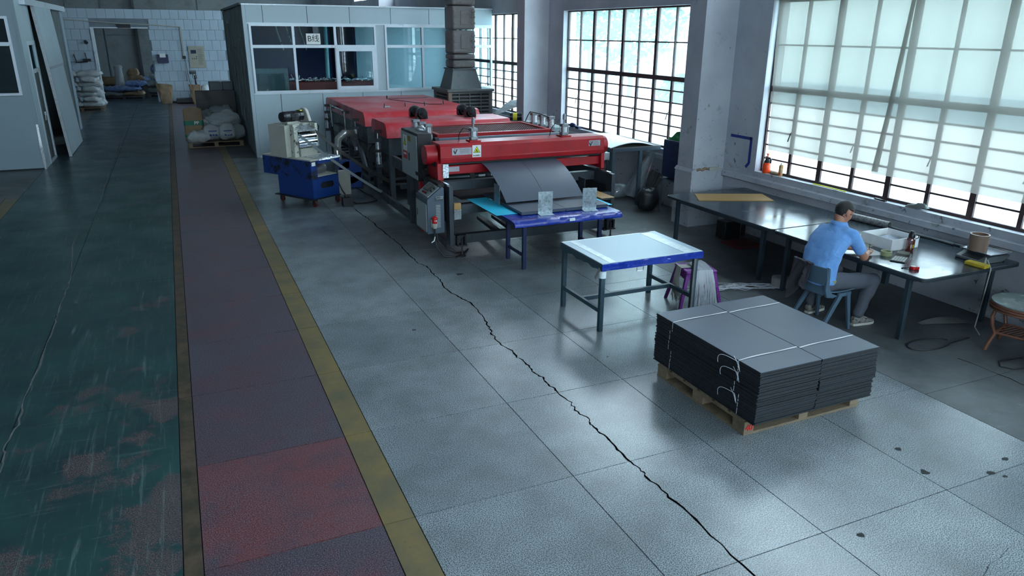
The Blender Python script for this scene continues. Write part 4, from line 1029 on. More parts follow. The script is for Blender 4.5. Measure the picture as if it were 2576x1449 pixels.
        for k in range(5): mb.box((x - w * .12, 9.8785, 1.425 - k * .014), (x + w * random.uniform(.3, .42), 9.88, 1.429 - k * .014))
        part('print_lines', mb, 'grey_plank', p, smooth=0, kind='stuff')
    Mw = Matrix.Translation((3.865, 9.8785, 1.385)) @ Matrix.Rotation(PI / 2, 4, 'X')
    w = warning(cb, Mw, .135, .175)
    text('lettering', '当心机械伤人', .02, 'ink_black', w, Mw @ Matrix.Translation((0, -.06, .004)))
    for x in (3.885, 5.372):
        part('cylinder_base', MB().box((x - .085, 9.97, 1.505), (x + .085, 10.15, 1.525)), 'machine_red', cb, bev=.003)
        cylinder_unit(m, x, 10.06, 1.525, .17, .105, rod=1)
        part('air_hose', MB().tube([(x - .05, 10.08, 1.67), (x - .15, 10.08, 1.70), (x - .20, 10.10, 1.62), (x - .20, 10.14, 1.53), (x - .17, 10.2, 1.51)], .007, 6), 'rubber_hose', m)
    # ---- press roll station with mesh guard
    for sx in (3.46, 5.76):
        part('roll_frame', MB().box((sx - .05, 10.75, .2), (sx + .05, 12.0, 1.45)), 'steel_dark', m, bev=.006)
        for k, y in enumerate((10.98, 11.30, 11.64)): cylinder_unit(m, sx + (.04 if sx < 4 else .02), y + (.02 if sx < 4 else .33), 1.455, .21, .11)
        part('cap_plate', MB().box((sx - .08, 10.8, 1.44), (sx + .12, 12.1, 1.456)), 'console_blue_grey', m, smooth=0)
    part('hose_run', MB().tube([(5.72, 11.30, 1.66), (5.72, 11.6, 1.68), (5.72, 12.0, 1.68), (5.72, 12.1, 1.6), (5.7, 12.15, 1.5)], .008, 6), 'rubber_hose', m)
    part('drive_motor', MB().cyl((5.55, 12.5, 1.55), (5.75, 12.4, 1.55), .07, n=18), 'motor_black', m)
    part('motor_label', MB().cyl((5.60, 12.476, 1.55), (5.67, 12.44, 1.55), .072, n=18), 'yellow_label', m)
    part('roller', MB().cyl((3.55, 10.72, 1.42), (5.68, 10.72, 1.42), .06, n=24), 'console_blue_grey', m)
    for x in (3.53, 5.68): part('bearing', MB().cyl((x - .03, 10.72, 1.41), (x + .03, 10.72, 1.41), .085, n=20), 'steel_black', m)
    gx0, gx1, gy0, gy1, gz = 3.635, 5.63, 10.96, 12.15, 1.50
    part('guard_frame', MB().box((gx0, gy0, gz - .075), (gx1, gy0 + .075, gz)).box((gx0, gy1 - .06, gz - .075), (gx1, gy1, gz)).box((gx0, gy0 + .075, gz - .075), (gx0 + .07, gy1 - .06, gz)).box((gx1 - .07, gy0 + .075, gz - .075), (gx1, gy1 - .06, gz)), 'machine_red', m, bev=.004)
    mb = MB(); n = 46
    for k in range(-17, n + 1):
        for sgn in (1, -1):
            pts = []
            x = gx0 + (gx1 - gx0) * k / n
            xa, xb = x, x + sgn * 1.055 * .62
            p, q = Vector((xa, gy0 + .07, gz - .02)), Vector((xb, gy1 - .06, gz - .02))
            lo, hi = gx0 + .06, gx1 - .06
            if sgn < 0: p.x += .7; q.x += .7
            d = q - p; t0, t1 = 0, 1
            if d.x > 0: t0 = max(t0, (lo - p.x) / d.x); t1 = min(t1, (hi - p.x) / d.x)
            else: t0 = max(t0, (hi - p.x) / d.x); t1 = min(t1, (lo - p.x) / d.x)
            if t1 - t0 > .03: mb.bar(p + d * t0, p + d * t1, .012, .006)
    part('guard_mesh', mb, 'machine_red_dark', m, smooth=0, kind='stuff')
    part('guard_tray', MB().box((gx0 + .02, gy0 + .02, 1.18), (gx1 - .02, gy1 - .02, 1.2)), 'rubber_black', m, smooth=0)
    for y in (11.25, 11.75): part('press_roll', MB().cyl((3.52, y, 1.29), (5.70, y, 1.29), .085, n=24), 'rubber_black', m)
    # ---- heater hoods
    def hood(y0, y1, z0, z1, legs):
        pr = [(y0, z0), (y0 + .015, z0 + .10), (y0 + .035, z1 - .10), (y0 + .06, z1 - .055), (y0 + .10, z1 - .022), (y0 + .15, z1 - .006), (y0 + .21, z1), (y1 - .16, z1), (y1 - .09, z1 - .012), (y1 - .04, z1 - .04), (y1 - .01, z1 - .09), (y1, z0 + .1), (y1, z0)]
        h = part('hood', MB().prism(pr, 'x', 3.36, 5.82), 'machine_red_dusty', m, bev=.006)
        b = part('oven_body', MB().box((3.40, y0 + .03, .88), (5.79, y1 - .03, z0)), 'steel_dark', m, bev=.005)
        for x in (3.40, 5.70):
            for y in legs: part('leg', MB().box((x, y, .03), (x + .09, y + .09, .88)), 'steel_dark', m, smooth=0)
        return h
    h2 = hood(13.0, 14.12, 1.19, 1.455, (13.02, 14.0)); h1 = hood(14.65, 18.75, 1.215, 1.485, (14.7, 16.5, 18.55))
    for y0, y1 in ((13.1, 14.1), (14.7, 18.6)):
        for x in (3.42, 5.72): part('foot_rail', MB().box((x, y0, .12), (x + .06, y1, .2)), 'steel_dark', m, smooth=0)
    part('under_rack', MB().box((3.5, 13.1, .42), (5.7, 18.5, .46)), 'steel_black', m, smooth=0)
    for k in range(12): part('rack_bar', MB().box((3.45, 13.2 + k * .45, .30), (5.72, 13.26 + k * .45, .34)), 'steel_dark', m, smooth=0)
    part('brace', MB().bar((3.44, 13.3, .84), (3.44, 13.08, .60), .05), 'steel_dark', m, smooth=0)
    # exhaust fans on the near hood
    for x in (4.19, 5.17):
        for y, cap in ((13.98, 0), (13.55, 1)):
            f = part('fan_drum', MB().cyl((x, y - .05, 1.555), (x, y + .05, 1.555), .108, n=32).box((x - .108, y - .05, 1.455), (x + .108, y + .05, 1.555)), 'motor_black', m, bev=.006)
            part('fan_cap', MB().cyl((x, y - .09, 1.555), (x, y - .05, 1.555), .085, n=28).cyl((x, y - .115, 1.555), (x, y - .09, 1.555), .05, n=24).cyl((x, y - .125, 1.555), (x, y - .115, 1.555), .025, n=16), 'motor_black', f, bev=.003)
        part('fan_shaft', MB().cyl((x, 13.6, 1.555), (x, 13.93, 1.555), .03, n=16), 'motor_black', m)
        part('fan_foot', MB().box((x - .03, 13.62, 1.455), (x + .14, 13.74, 1.475)), 'foil', m, smooth=0)
    for x, y in ((4.02, 15.6), (4.5, 15.7), (4.95, 15.75), (5.45, 15.95), (4.6, 17.6)):
        part('thermo_probe', MB().cyl((x, y, 1.48), (x, y, 1.53), .012, n=8).cyl((x, y, 1.53), (x, y, 1.57), .018, .01, n=8), 'motor_black', m)
    part('probe_cable', MB().tube([(4.62, 17.55, 1.489), (4.72, 17.2, 1.489), (4.86, 16.8, 1.489), (4.98, 16.4, 1.489), (5.14, 16.0, 1.489), (5.4, 15.9, 1.494)], .008, 6), 'rubber_hose', m)
    part('probe_cable', MB().tube([(4.66, 17.7, 1.492), (5.0, 17.65, 1.494), (5.6, 17.6, 1.494)], .005, 6), 'rubber_hose', m)
    part('probe_junction', MB().box((4.0, 15.55, 1.485), (4.12, 15.63, 1.52)), 'cast_aluminium', m, bev=.006)
    # lift cylinders along the left flank
    for y, zt, zb in ((13.42, 1.22, .62), (15.25, 1.24, .62), (18.35, 1.26, .72)):
        c = part('lift_cylinder', MB().cyl((3.30, y, zb + .05), (3.30, y, zt - .12), .048, n=18), 'aluminium', m)
        part('end_block', MB().box((3.24, y - .06, zt - .13), (3.36, y + .06, zt - .07)), 'steel_dark', c, bev=.004); part('end_block', MB().box((3.24, y - .06, zb), (3.36, y + .06, zb + .06)), 'steel_dark', c, bev=.004)
        part('mid_clamp', MB().box((3.235, y - .065, (zt + zb) / 2 - .02), (3.365, y + .065, (zt + zb) / 2 + .03)), 'steel_black', c, bev=.004)
        part('rod', MB().cyl((3.30, y, zt - .07), (3.30, y, zt + .06), .016, n=10), 'chrome', c)
        part('lift_lug', MB().box((3.25, y - .05, zt + .03), (3.36, y + .05, zt + .08)), 'steel_black', m, bev=.004)
    part('grab_rail', MB().tube([(3.27, 17.6, .9), (3.26, 17.6, 1.36), (3.24, 17.55, 1.395), (3.24, 16.2, 1.395), (3.26, 16.1, 1.37), (3.27, 16.1, .75)], .016, 8), 'aluminium', m)
    for y in (16.2, 17.4): part('rail_bracket', MB().box((3.23, y - .1, 1.34), (3.36, y + .02, 1.39)), 'steel_black', m, bev=.004)
    part('junction_box', MB().box((3.28, 16.9, .82), (3.40, 17.6, .98)), 'steel_dark', m, bev=.006)
    part('grey_trunking', MB().tube([(3.28, 15.1, .92), (3.27, 14.7, .72), (3.25, 14.3, .45)], .05, 8), 'steel_dark', m)
    # big duct under the oven
    part('air_duct', MB().cyl((3.6, 14.6, .68), (3.6, 18.2, .68), .2, n=20), 'steel_black', m)
    # ---- control cabinet on the left
    c = part('control_cabinet', MB().box((3.20, 10.60, .86), (3.42, 11.46, 1.57)), 'steel_black', m, bev=.008)
    part('cabinet_door', MB().box((3.188, 10.625, .88), (3.20, 11.44, 1.535)), 'cabinet_grey', c, smooth=0)
    part('cabinet_leg', MB().box((3.24, 11.2, .06), (3.32, 11.28, .86)), 'steel_dark', c, smooth=0)
    part('cabinet_leg', MB().box((3.24, 10.66, .06), (3.36, 10.76, .86)), 'machine_red', c, smooth=0)
    part('door_latch', MB().box((3.182, 11.0, 1.12), (3.188, 11.035, 1.24)), 'ink_black', c, smooth=0)
    part('brass_plate', MB().box((3.184, 10.90, 1.42), (3.188, 11.06, 1.50)), 'brass_plate', c, smooth=0)
    Mc = frame_M((3.187, 11.22, 1.37), (0, -1, 0), (0, 0, 1)); wn = warning(c, Mc, .20, .24, True)
    rp = part('danger_plate', MB().box((3.183, 11.12, 1.125), (3.187, 11.32, 1.245)), 'sign_red', c, smooth=0)
    text('lettering', '高压危险', .036, 'sign_white', rp, frame_M((3.1822, 11.22, 1.20), (0, -1, 0), (0, 0, 1)))
    part('wrapped_motor', MB().ell((3.42, 11.12, 1.56), (.09, .1, .07), 14, 8), 'foil', m)
    # ---- operator console
    X0, X1 = 2.975, 3.225
    k = part('console', MB().prism([(X0, .33), (X1, .33), (X1, .965), (X1 - .03, .985), (X0, .82)], 'y', 9.50, 10.02), 'console_blue_grey', m, bev=.008)
    ax = Vector((.22, 0, .165)).normalized(); nrm = Vector((-.165, 0, .22)).normalized()
    Mk = frame_M(tuple(Vector((3.085, 9.76, .905)) + nrm * .001), (0, -1, 0), tuple(ax))
    part('control_panel', MB().box((-.22, -.105, 0), (.22, .105, .006), Mk), 'panel_silver', k, smooth=0)
    s = part('touch_screen', MB().box((-.15, -.03, .006), (.05, .09, .02), Mk), 'plastic_black', k, bev=.003); part('screen_glass', MB().box((-.135, -.018, .02), (.035, .078, .022), Mk), 'lcd', s, smooth=0)
    for u, v, col in ((-.06, -.065, 'plastic_black'), (.0, -.065, 'plastic_red'), (.06, -.065, 'plastic_black'), (.10, .0, 'chrome'), (.15, .0, 'plastic_black'), (.10, .06, 'chrome'), (.15, .055, 'plastic_black')):
        part('button', MB().cyl(tuple(Mk @ Vector((u, v, .006))), tuple(Mk @ Vector((u, v, .028))), .016, n=14), col, k)
    part('console_door', MB().box((X0 - .008, 9.53, .36), (X0, 10.0, .75)), 'panel_silver', k, smooth=0)
    part('door_slot', MB().box((X0 - .012, 9.93, .52), (X0 - .008, 9.945, .62)), 'ink_black', k, smooth=0)
    part('handle', MB().box((3.10, 9.475, .805), (3.205, 9.50, .86)).box((3.11, 9.468, .815), (3.195, 9.475, .835)), 'chrome', k, bev=.004)
    for q in range(15): part('louvre', MB().box((3.10, 9.492, .42 + q * .022), (3.165, 9.50, .430 + q * .022)), 'panel_silver', k, smooth=0)
    pl = part('power_plug', MB().cyl((3.062, 9.45, .49), (3.062, 9.45, .56), .035, .042, n=18).ell((3.062, 9.45, .565), (.042, .042, .03), 18, 8), 'plastic_red', k)
    part('plug_socket', MB().cyl((3.062, 9.455, .42), (3.062, 9.455, .495), .028, .046, n=18).box((3.02, 9.47, .43), (3.10, 9.50, .54)), 'cream_plain', k)
    text('lettering', 'CE', .035, 'sign_white', pl, Matrix.Translation((3.062, 9.404, .535)) @ Matrix.Rotation(PI / 2, 4, 'X'))
    part('power_cable', MB().tube([(3.062, 9.46, .43), (3.06, 9.46, .3), (3.08, 9.44, .15), (3.16, 9.36, .03), (3.3, 9.30, .02), (3.42, 9.34, .02), (3.6, 9.6, .02)], .014, 8), 'rubber_hose', k)
    part('power_cable', MB().tube([(3.10, 9.52, .36), (3.12, 9.5, .22), (3.2, 9.42, .12), (3.34, 9.4, .05), (3.5, 9.5, .02)], .012, 8), 'rubber_hose', k)
    part('tie_end', MB().tube([(3.06, 9.45, .3), (3.04, 9.43, .25), (3.0, 9.42, .23)], .008, 6), 'string', k)
    # back deck by the window and dark panel on the right
    part('end_stand', MB().box((5.99, 11.7, 1.30), (6.35, 12.9, 1.42)), 'cabinet_grey', m, bev=.006)
    part('end_stand_leg', MB().box((6.2, 11.75, .0), (6.28, 11.85, 1.3)), 'cabinet_grey', m, smooth=0); part('end_stand_leg', MB().box((6.2, 12.75, .0), (6.28, 12.85, 1.3)), 'cabinet_grey', m, smooth=0)
    # ---- sheet coming off the cutter: two lanes, falling to the stack
    def fall(u, v, x0, x1):
        t = v; y = 10.0 - .98 * t ** .92; z = 1.20 - .405 * t ** 1.75 - .02 * math.sin(PI * t) * 0
        return (x0 + (x1 - x0) * u, y, z)
    for i, (a, b) in enumerate(((3.955, 4.556), (4.561, 5.16))):
        s = part('falling_sheet', MB().sheet(lambda u, v: fall(u, v, a, b), 4, 22, .006), 'sheet_grey', m, smooth=60)
    for x in (3.945, 5.30):
        part('side_guide', MB().box((x - .003, 9.22, .73), (x + .003, 9.42, 1.0)), 'galvanised' if x < 5 else 'steel_dark', m, smooth=0)
    return m
MACHINE = build_machine()
# ------------------------------------------------------------------ take-off table with the fresh stack
def build_takeoff():
    t = thing('takeoff_table', 'narrow table wrapped in blue film at the cutter outlet', 'table', (4.6, 8.75, 0))
    Z = .72
    def top(u, v):
        x = 3.735 + 1.60 * u; a = v
        if a < .12: return (x, 8.235 + .012 * noise.noise((x * 5, 0, 0)), Z - .075 + .50 * a + .008 * noise.noise((x * 6, 3, 0)))
        return (x, 8.24 + (a - .12) / .88 * .96, Z - .014 + .014 * min(1, (a - .12) * 12) + .003 * noise.noise((x * 7, a * 9, 1)))
    part('film_wrap', MB().sheet(top, 44, 16, .012), 'blue_wrap', t, smooth=50)
    part('table_board', MB().box((3.75, 8.26, Z - .07), (5.32, 9.19, Z - .022)), 'blue_paint_legs', t, bev=.004)
    for x, y in ((3.98, 8.47), (3.98, 9.0), (5.13, 8.47), (5.13, 9.0)): part('leg', MB().box((x - .025, y - .02, 0), (x + .025, y + .03, Z - .07)), 'blue_paint_legs', t, bev=.003)
    for x in (3.98, 5.13): part('stretcher', MB().box((x - .015, 8.5, .17), (x + .015, 8.98, .2)), 'blue_paint_legs', t, smooth=0)
    part('tape_label', MB().box((4.52, 8.222, Z - .05), (4.60, 8.234, Z - .014)), 'clear_tape', t, smooth=0)
    z = Z + .004
    solo('cyan_sheet', MB().box((3.655, 8.655, z), (3.962, 10.18, z + .004)), 'cyan_film', 'bright cyan plastic sheet sticking out left of the grey stack', 'sheet', 'cyan base sheets')
    solo('cyan_sheet', MB().box((5.30, 8.64, z), (5.42, 9.6, z + .004)), 'cyan_film', 'bright cyan plastic strip at the right of the grey stack', 'sheet', 'cyan base sheets')
    solo('mdf_offcut', MB().box((5.46, 9.0, z + .01), (5.68, 9.75, z + .016)), 'mdf', 'tan board offcut beside the right cyan strip', 'board')
    for i, (a, b) in enumerate(((3.968, 4.624), (4.63, 5.285))):
        mb = MB()
        for k in range(5): mb.box((a + jit(.003), 8.54 + jit(.008), z + .0045 + k * .008), (b + jit(.003), 9.88 + jit(.008), z + .0115 + k * .008))
        s = thing('sheet_pile', ('fresh grey sheet pile on the blue table, nearer the console', 'fresh grey sheet pile on the blue table, nearer the window')[i], 'sheets', ((a + b) / 2, 9.2, z), group='fresh sheet piles')
        part('sheets', mb, 'sheet_grey', s, smooth=0, kind='stuff')
    for i, (x, y, rz) in enumerate(((4.305, 8.518, -9), (4.97, 8.505, -12))):
        M = lay(x, y, Z + .002, rz)
        o = solo('angle_bracket', MB().box((-.10, 0, 0), (.10, .006, .30), M).box((-.10, -.10, 0), (.10, .006, .006), M), 'galvanised', ('galvanised angle plate stop in front of the left sheet pile', 'galvanised angle plate stop in front of the right sheet pile')[i], 'bracket', 'galvanised stops')
build_takeoff()

# ------------------------------------------------------------------ trim granulator cart, blower and strips
def build_cart():
    c = thing('granulator_cart', 'blue wheeled granulator cart with cream cutting head and black motor', 'machine', (2.03, 13.24, 0), R(31.6))
    L = dict(local=True)
    def P(name, mb, m, parent=None, **k): return part(name, mb, m, parent or c, local=True, **k)
    P('body', MB().box((0, 0, .15), (.02, .93, .53)).box((.60, 0, .15), (.62, .93, .53)).box((.02, .91, .15), (.60, .93, .53)).box((.02, .02, .15), (.60, .91, .17)).box((.02, .02, .50), (.60, .91, .53)), 'blue_machine_clean', bev=.004)
    # front plate with the oval hand hole
    n = 16; oval = []
    for k in range(n): a = PI / 2 + PI * k / (n - 1); oval.append((.24 + .055 * math.cos(a), .37 + .055 * math.sin(a)))
    for k in range(n): a = -PI / 2 + PI * k / (n - 1); oval.append((.44 + .055 * math.cos(a), .37 + .055 * math.sin(a)))
    import bmesh
    outer = []
    for x, z in oval:
        dx, dz = x - .34, z - .37; s = min((.30 if dx else 9) / max(1e-6, abs(dx)), (.17) / max(1e-6, abs(dz))); outer.append((.33 + dx * s if False else .31 + max(-.31, min(.31, dx * s * 1.04)), .34 + max(-.19, min(.19, dz * s * 1.15))))
    vs = [(x, -.004, z) for x, z in oval] + [(x, -.004, z) for x, z in outer]; N = len(oval)
    P('front_plate', MB().add(vs, [(i, (i + 1) % N, N + (i + 1) % N, N + i) for i in range(N)]).box((0, -.004, .15), (.62, 0, .155)).box((0, -.004, .15), (.012, 0, .53)).box((.608, -.004, .15), (.62, 0, .53)).box((0, -.004, .51), (.62, 0, .53)), 'blue_machine_clean', smooth=0)
    P('inner_dark', MB().box((.12, .05, .28), (.56, .06, .46)), 'steel_black', smooth=0)
    P('base_plate', MB().box((-.05, -.02, .13), (.64, 1.0, .15)), 'steel_black', smooth=0)
    for x, y in ((.04, .04), (.58, .04), (.04, .93), (.58, .93)):
        w = P('caster_wheel', MB().cyl((x - .02, y - .02, .052), (x + .025, y - .02, .052), .052, n=20), 'crate_red', bev=.006)
        P('caster_fork', MB().box((x - .03, y - .05, .05), (x - .023, y + .01, .13)).box((x + .028, y - .05, .05), (x + .035, y + .01, .13)).box((x - .03, y - .05, .115), (x + .035, y + .02, .13)), 'steel_black', w, smooth=0)
    # skirt and table
    P('skirt', MB().prism([(-.02, -.02), (.12, -.02), (.12, .0), (.0, .0), (.0, 1.3), (-.02, 1.3)], 'z', .50, .83), 'blue_machine', bev=.003)
    P('table', MB().prism([(-.03, -.03), (.64, -.03), (.64, .95), (.55, 1.3), (-.03, 1.3)], 'z', .83, .855), 'cream_plain', bev=.004)
    P('table_edge', MB().box((.12, -.035, .775), (.64, -.01, .832)), 'blue_machine_clean', smooth=0)
    P('foil_cover', MB().sheet(lambda u, v: (.16 + .50 * u, -.05 + .42 * v, .862 + .012 * noise.noise((u * 6, v * 6, 2)) - (.03 if v < .05 else 0)), 24, 18, .004), 'foil', smooth=60)
    P('table_post', MB().box((.60, .0, .53), (.625, .03, .78)), 'steel_dark', smooth=0)
    P('inner_motor', MB().cyl((.22, .25, .63), (.50, .25, .63), .085, n=22).box((.28, .2, .53), (.44, .3, .58)), 'cast_aluminium')
    P('inner_shelf', MB().box((.02, .02, .53), (.60, .9, .545)), 'cream_plain', smooth=0)
    # head
    h = P('cutting_head', MB().box((.02, .42, .855), (.12, .95, 1.43)).box((.52, .42, 1.0), (.58, .8, 1.42)).box((.12, .55, 1.34), (.52, .95, 1.43)).box((.12, .48, 1.0), (.52, .80, 1.06)), 'cream_paint', bev=.006)
    P('pedestal', MB().box((.14, .40, .855), (.52, .78, 1.0)), 'cream_plain', h, bev=.004)
    P('feed_roll', MB().cyl((.12, .46, 1.20), (.54, .46, 1.20), .055, n=20), 'chrome', h); P('feed_roll', MB().cyl((.12, .44, 1.10), (.54, .44, 1.10), .05, n=20), 'chrome', h)
    P('foil_lip', MB().sheet(lambda u, v: (.10 + .46 * u, .36 + .10 * v, 1.03 + .03 * v + .006 * noise.noise((u * 9, v * 5, 7))), 20, 6, .004), 'foil', h, smooth=60)
    P('head_hood', MB().prism([(.38, 1.30), (.62, 1.44), (.70, 1.44), (.70, 1.30)], 'x', .08, .56), 'foil', h, bev=.004)
    P('side_cover', MB().box((.02, .40, 1.04), (.10, .42, 1.40)), 'cream_paint', h, smooth=0)
    P('side_box', MB().box((-.10, .50, .86), (.018, .95, 1.42)), 'cream_plain', h, bev=.005)
    P('shadow_gap', MB().box((.12, .53, 1.06), (.52, .55, 1.34)), 'steel_black', h, smooth=0)
    mt = P('motor', MB().cyl((.04, .68, 1.55), (.36, .68, 1.55), .092, n=26).cyl((.36, .68, 1.55), (.44, .68, 1.55), .10, n=26).cyl((.0, .68, 1.55), (.04, .68, 1.55), .085, .09, n=26), 'motor_black', bev=.004)
    P('motor_foot', MB().box((.06, .60, 1.43), (.40, .76, 1.465)), 'cream_plain', mt, bev=.004); P('terminal_box', MB().box((.15, .575, 1.49), (.31, .60, 1.60)), 'motor_black', mt, bev=.006)
    P('motor_label', MB().box((.385, .62, 1.635), (.425, .70, 1.653)), 'yellow_label', mt, smooth=0)
    # belt guard sloping down on the right
    gp = []
    for k in range(13): a = PI * .12 + PI * k / 12; gp.append((.70 + .10 * math.cos(a), 1.56 + .10 * math.sin(a)))
    gp2 = [(.44, 1.16), (.60, 1.10), (.76, 1.2)]
    poly = [(.80, 1.60)] + [(.70 + .11 * math.cos(a), 1.57 + .11 * math.sin(a)) for a in [R(30 + 15 * i) for i in range(9)]] + [(.46, 1.24), (.50, 1.14), (.62, 1.12), (.70, 1.2)]
    P('belt_guard', MB().prism(poly, 'x', .50, .565), 'cream_plain', bev=.01)
    P('power_cable', MB().tube([(.2, .58, 1.5), (.3, .5, 1.46), (.55, .45, 1.44), (.68, .5, 1.35), (.70, .6, 1.1), (.66, .7, .95)], .013, 8), 'rubber_hose')
    P('sticker', MB().box((.0, -.024, .745), (.08, -.02, .81)), 'sign_white', smooth=0)
    # strips fed back from the machine
    solo('trim_strip', MB().sheet(lambda u, v: (1.90 + (3.47 - 1.90) * v + .03 * (u - .5), 13.52 - .25 * v, 1.27 - 1.22 * v - .05 * math.sin(PI * v) + .036 * (u - .5)), 3, 24, .003), 'rod_grey', 'light grey trim strip running from the cart head down to the floor', 'strip')
    solo('trim_strip', MB().sheet(lambda u, v: (2.22 + (3.42 - 2.22) * v, 13.62 - .40 * v + .05 * (u - .5), 1.30 - .92 * v - .06 * math.sin(PI * v) + .07 * (u - .5)), 3, 24, .004), 'rubber_black', 'black trim strip slanting from the cart head to the machine legs', 'strip')
    # blower, box, hose, floor cables
    b = thing('blower', 'blue scroll blower on the floor behind the granulator cart', 'blower', (3.1, 14.75, 0))
    part('scroll', MB().cyl((3.0, 14.62, .34), (3.0, 14.90, .34), .235, n=36).box((2.75, 14.62, .36), (3.0, 14.9, .575)).box((2.85, 14.62, .02), (3.235, 14.9, .34)), 'blue_machine_clean', b, bev=.008)
    part('stand', MB().box((2.82, 14.58, 0), (3.25, 14.94, .02)), 'steel_black', b, smooth=0); part('bolt_ring', MB().cyl((3.0, 14.605, .34), (3.0, 14.62, .34), .10, n=24), 'blue_machine_clean', b)
    solo('electric_box', MB().box((2.66, 14.15, 0), (2.90, 14.42, .44)), 'cream_plain', 'cream steel box standing behind the granulator cart', 'box', bev=.008)
    solo('gear_motor', MB().box((2.52, 13.08, 0), (2.70, 13.26, .16)).cyl((2.61, 13.17, .16), (2.61, 13.17, .20), .05, n=16).cyl((2.60, 13.08, .07), (2.60, 13.06, .07), .025, n=12), 'steel_black', 'small black gear unit on the floor by the cart wheel', 'motor', bev=.006)
    solo('flexible_hose', MB().tube([(2.80, 14.76, .575), (2.80, 14.78, .75), (2.84, 14.82, .98), (2.98, 14.9, 1.08), (3.14, 15.0, 1.06), (3.24, 15.1, .95), (3.28, 15.16, .8)], .075, 16), 'hose_clear', 'translucent flexible hose arching from the blower to the oven', 'hose')
    solo('floor_cable', MB().tube([(2.55, 13.8, .45), (2.6, 13.5, .22), (2.66, 13.3, .1), (2.78, 13.2, .02), (3.0, 13.22, .015), (3.2, 13.35, .015), (3.22, 13.7, .015), (3.15, 14.1, .015), (3.1, 14.55, .03)], .014, 8), 'rubber_hose', 'black cable looping over the floor beside the cart', 'cable')
build_cart()

# ------------------------------------------------------------------ evaporative cooler with duct
def build_cooler():
    c = thing('air_cooler', 'grey air cooler with louvred sides and sooty duct rising from it', 'air cooler', (6.8, 18.1, 0))
    x0, x1, y0, y1, z0, z1 = 6.15, 7.33, 17.6, 18.75, .55, 1.60
    part('base', MB().box((x0, y0, z0), (x1, y1, z0 + .1)), 'cooler_frame', c, bev=.01)
    part('lid', MB().box((x0 - .04, y0 - .04, z1), (x1 + .04, y1 + .04, z1 + .07)), 'cooler_frame', c, bev=.015)
    part('core', MB().box((x0 + .05, y0 + .05, z0 + .1), (x1 - .05, y1 - .05, z1)), 'cooler_dark', c, smooth=0)
    for x in (x0, x1 - .1):
        for y in (y0, y1 - .1): part('corner_post', MB().box((x, y, z0 + .1), (x + .1, y + .1, z1)), 'pipe_brown' if x == x0 and y == y0 else 'cooler_frame', c, bev=.01)
    for k in range(11):
        z = z0 + .16 + k * .085
        part('louvre', MB().prism([(y0 + .0, z), (y0 + .05, z + .03), (y0 + .05, z + .045), (y0 + .0, z + .03)], 'x', x0 + .1, x1 - .1), 'cooler_frame', c, smooth=0)
        part('louvre', MB().prism([(x0 + .0, z), (x0 + .05, z + .03), (x0 + .05, z + .045), (x0 + .0, z + .03)], 'y', y0 + .1, y1 - .1), 'cooler_frame', c, smooth=0)
    for x in (6.42, 6.71, 7.0): part('louvre_bar', MB().box((x, y0 - .004, z0 + .12), (x + .02, y0 + .02, z1 - .02)), 'cooler_frame', c, smooth=0)
    for x in (x0 + .05, x1 - .12):
        for y in (y0 + .05, y1 - .12): part('leg', MB().box((x, y, 0), (x + .07, y + .07, z0)), 'steel_dark', c, smooth=0)
    r = lambda a, b, d, e, z: [(a, d, z), (b, d, z), (b, e, z), (a, e, z)]
    part('duct_cone', MB().loft([r(6.24, 7.06, 17.66, 18.5, z1 + .07), r(6.36, 6.96, 17.80, 18.40, 2.14)]), 'duct_cone', c, smooth=20)
    part('duct_flange', MB().box((6.33, 17.77, 2.13), (6.99, 18.43, 2.16)), 'duct_cone', c, smooth=0)
    zz = [2.16, 2.36, 2.50, 3.06, 3.62, 4.2, 4.8, 5.4, 6.0, 6.49]
    for a, b in zip(zz[:-1], zz[1:]):
        d = part('duct_section', MB().box((6.36, 17.80, a + .006), (6.96, 18.40, b - .006)), 'duct', c, bev=.05, seg=3)
        if b - a > .4 and a < 4:
            part('stiffener', MB().box((6.57, 17.785, a + .12), (6.78, 17.805, b - .12)), 'duct', d, bev=.008)
            for z in (a + .13, a + .27, a + .40):
                for x in (6.40, 6.85): part('rib', MB().box((x, 17.788, z), (x + .10, 17.805, z + .05)), 'duct', d, bev=.006)
    solo('wrapped_bale', MB().grid(lambda u, v: (7.35 + .66 * u, 17.55 - .25 * v, .95 + .45 * math.sin(1.2 * u + .3) * (1 - .35 * v) + .05 * noise.noise((u * 5, v * 5, 0))), 14, 8).box((7.35, 17.3, 0), (8.0, 17.55, .9)), 'sack_white', 'grey white covered bale under the narrow window by the booth', 'bale', smooth=50)
build_cooler()

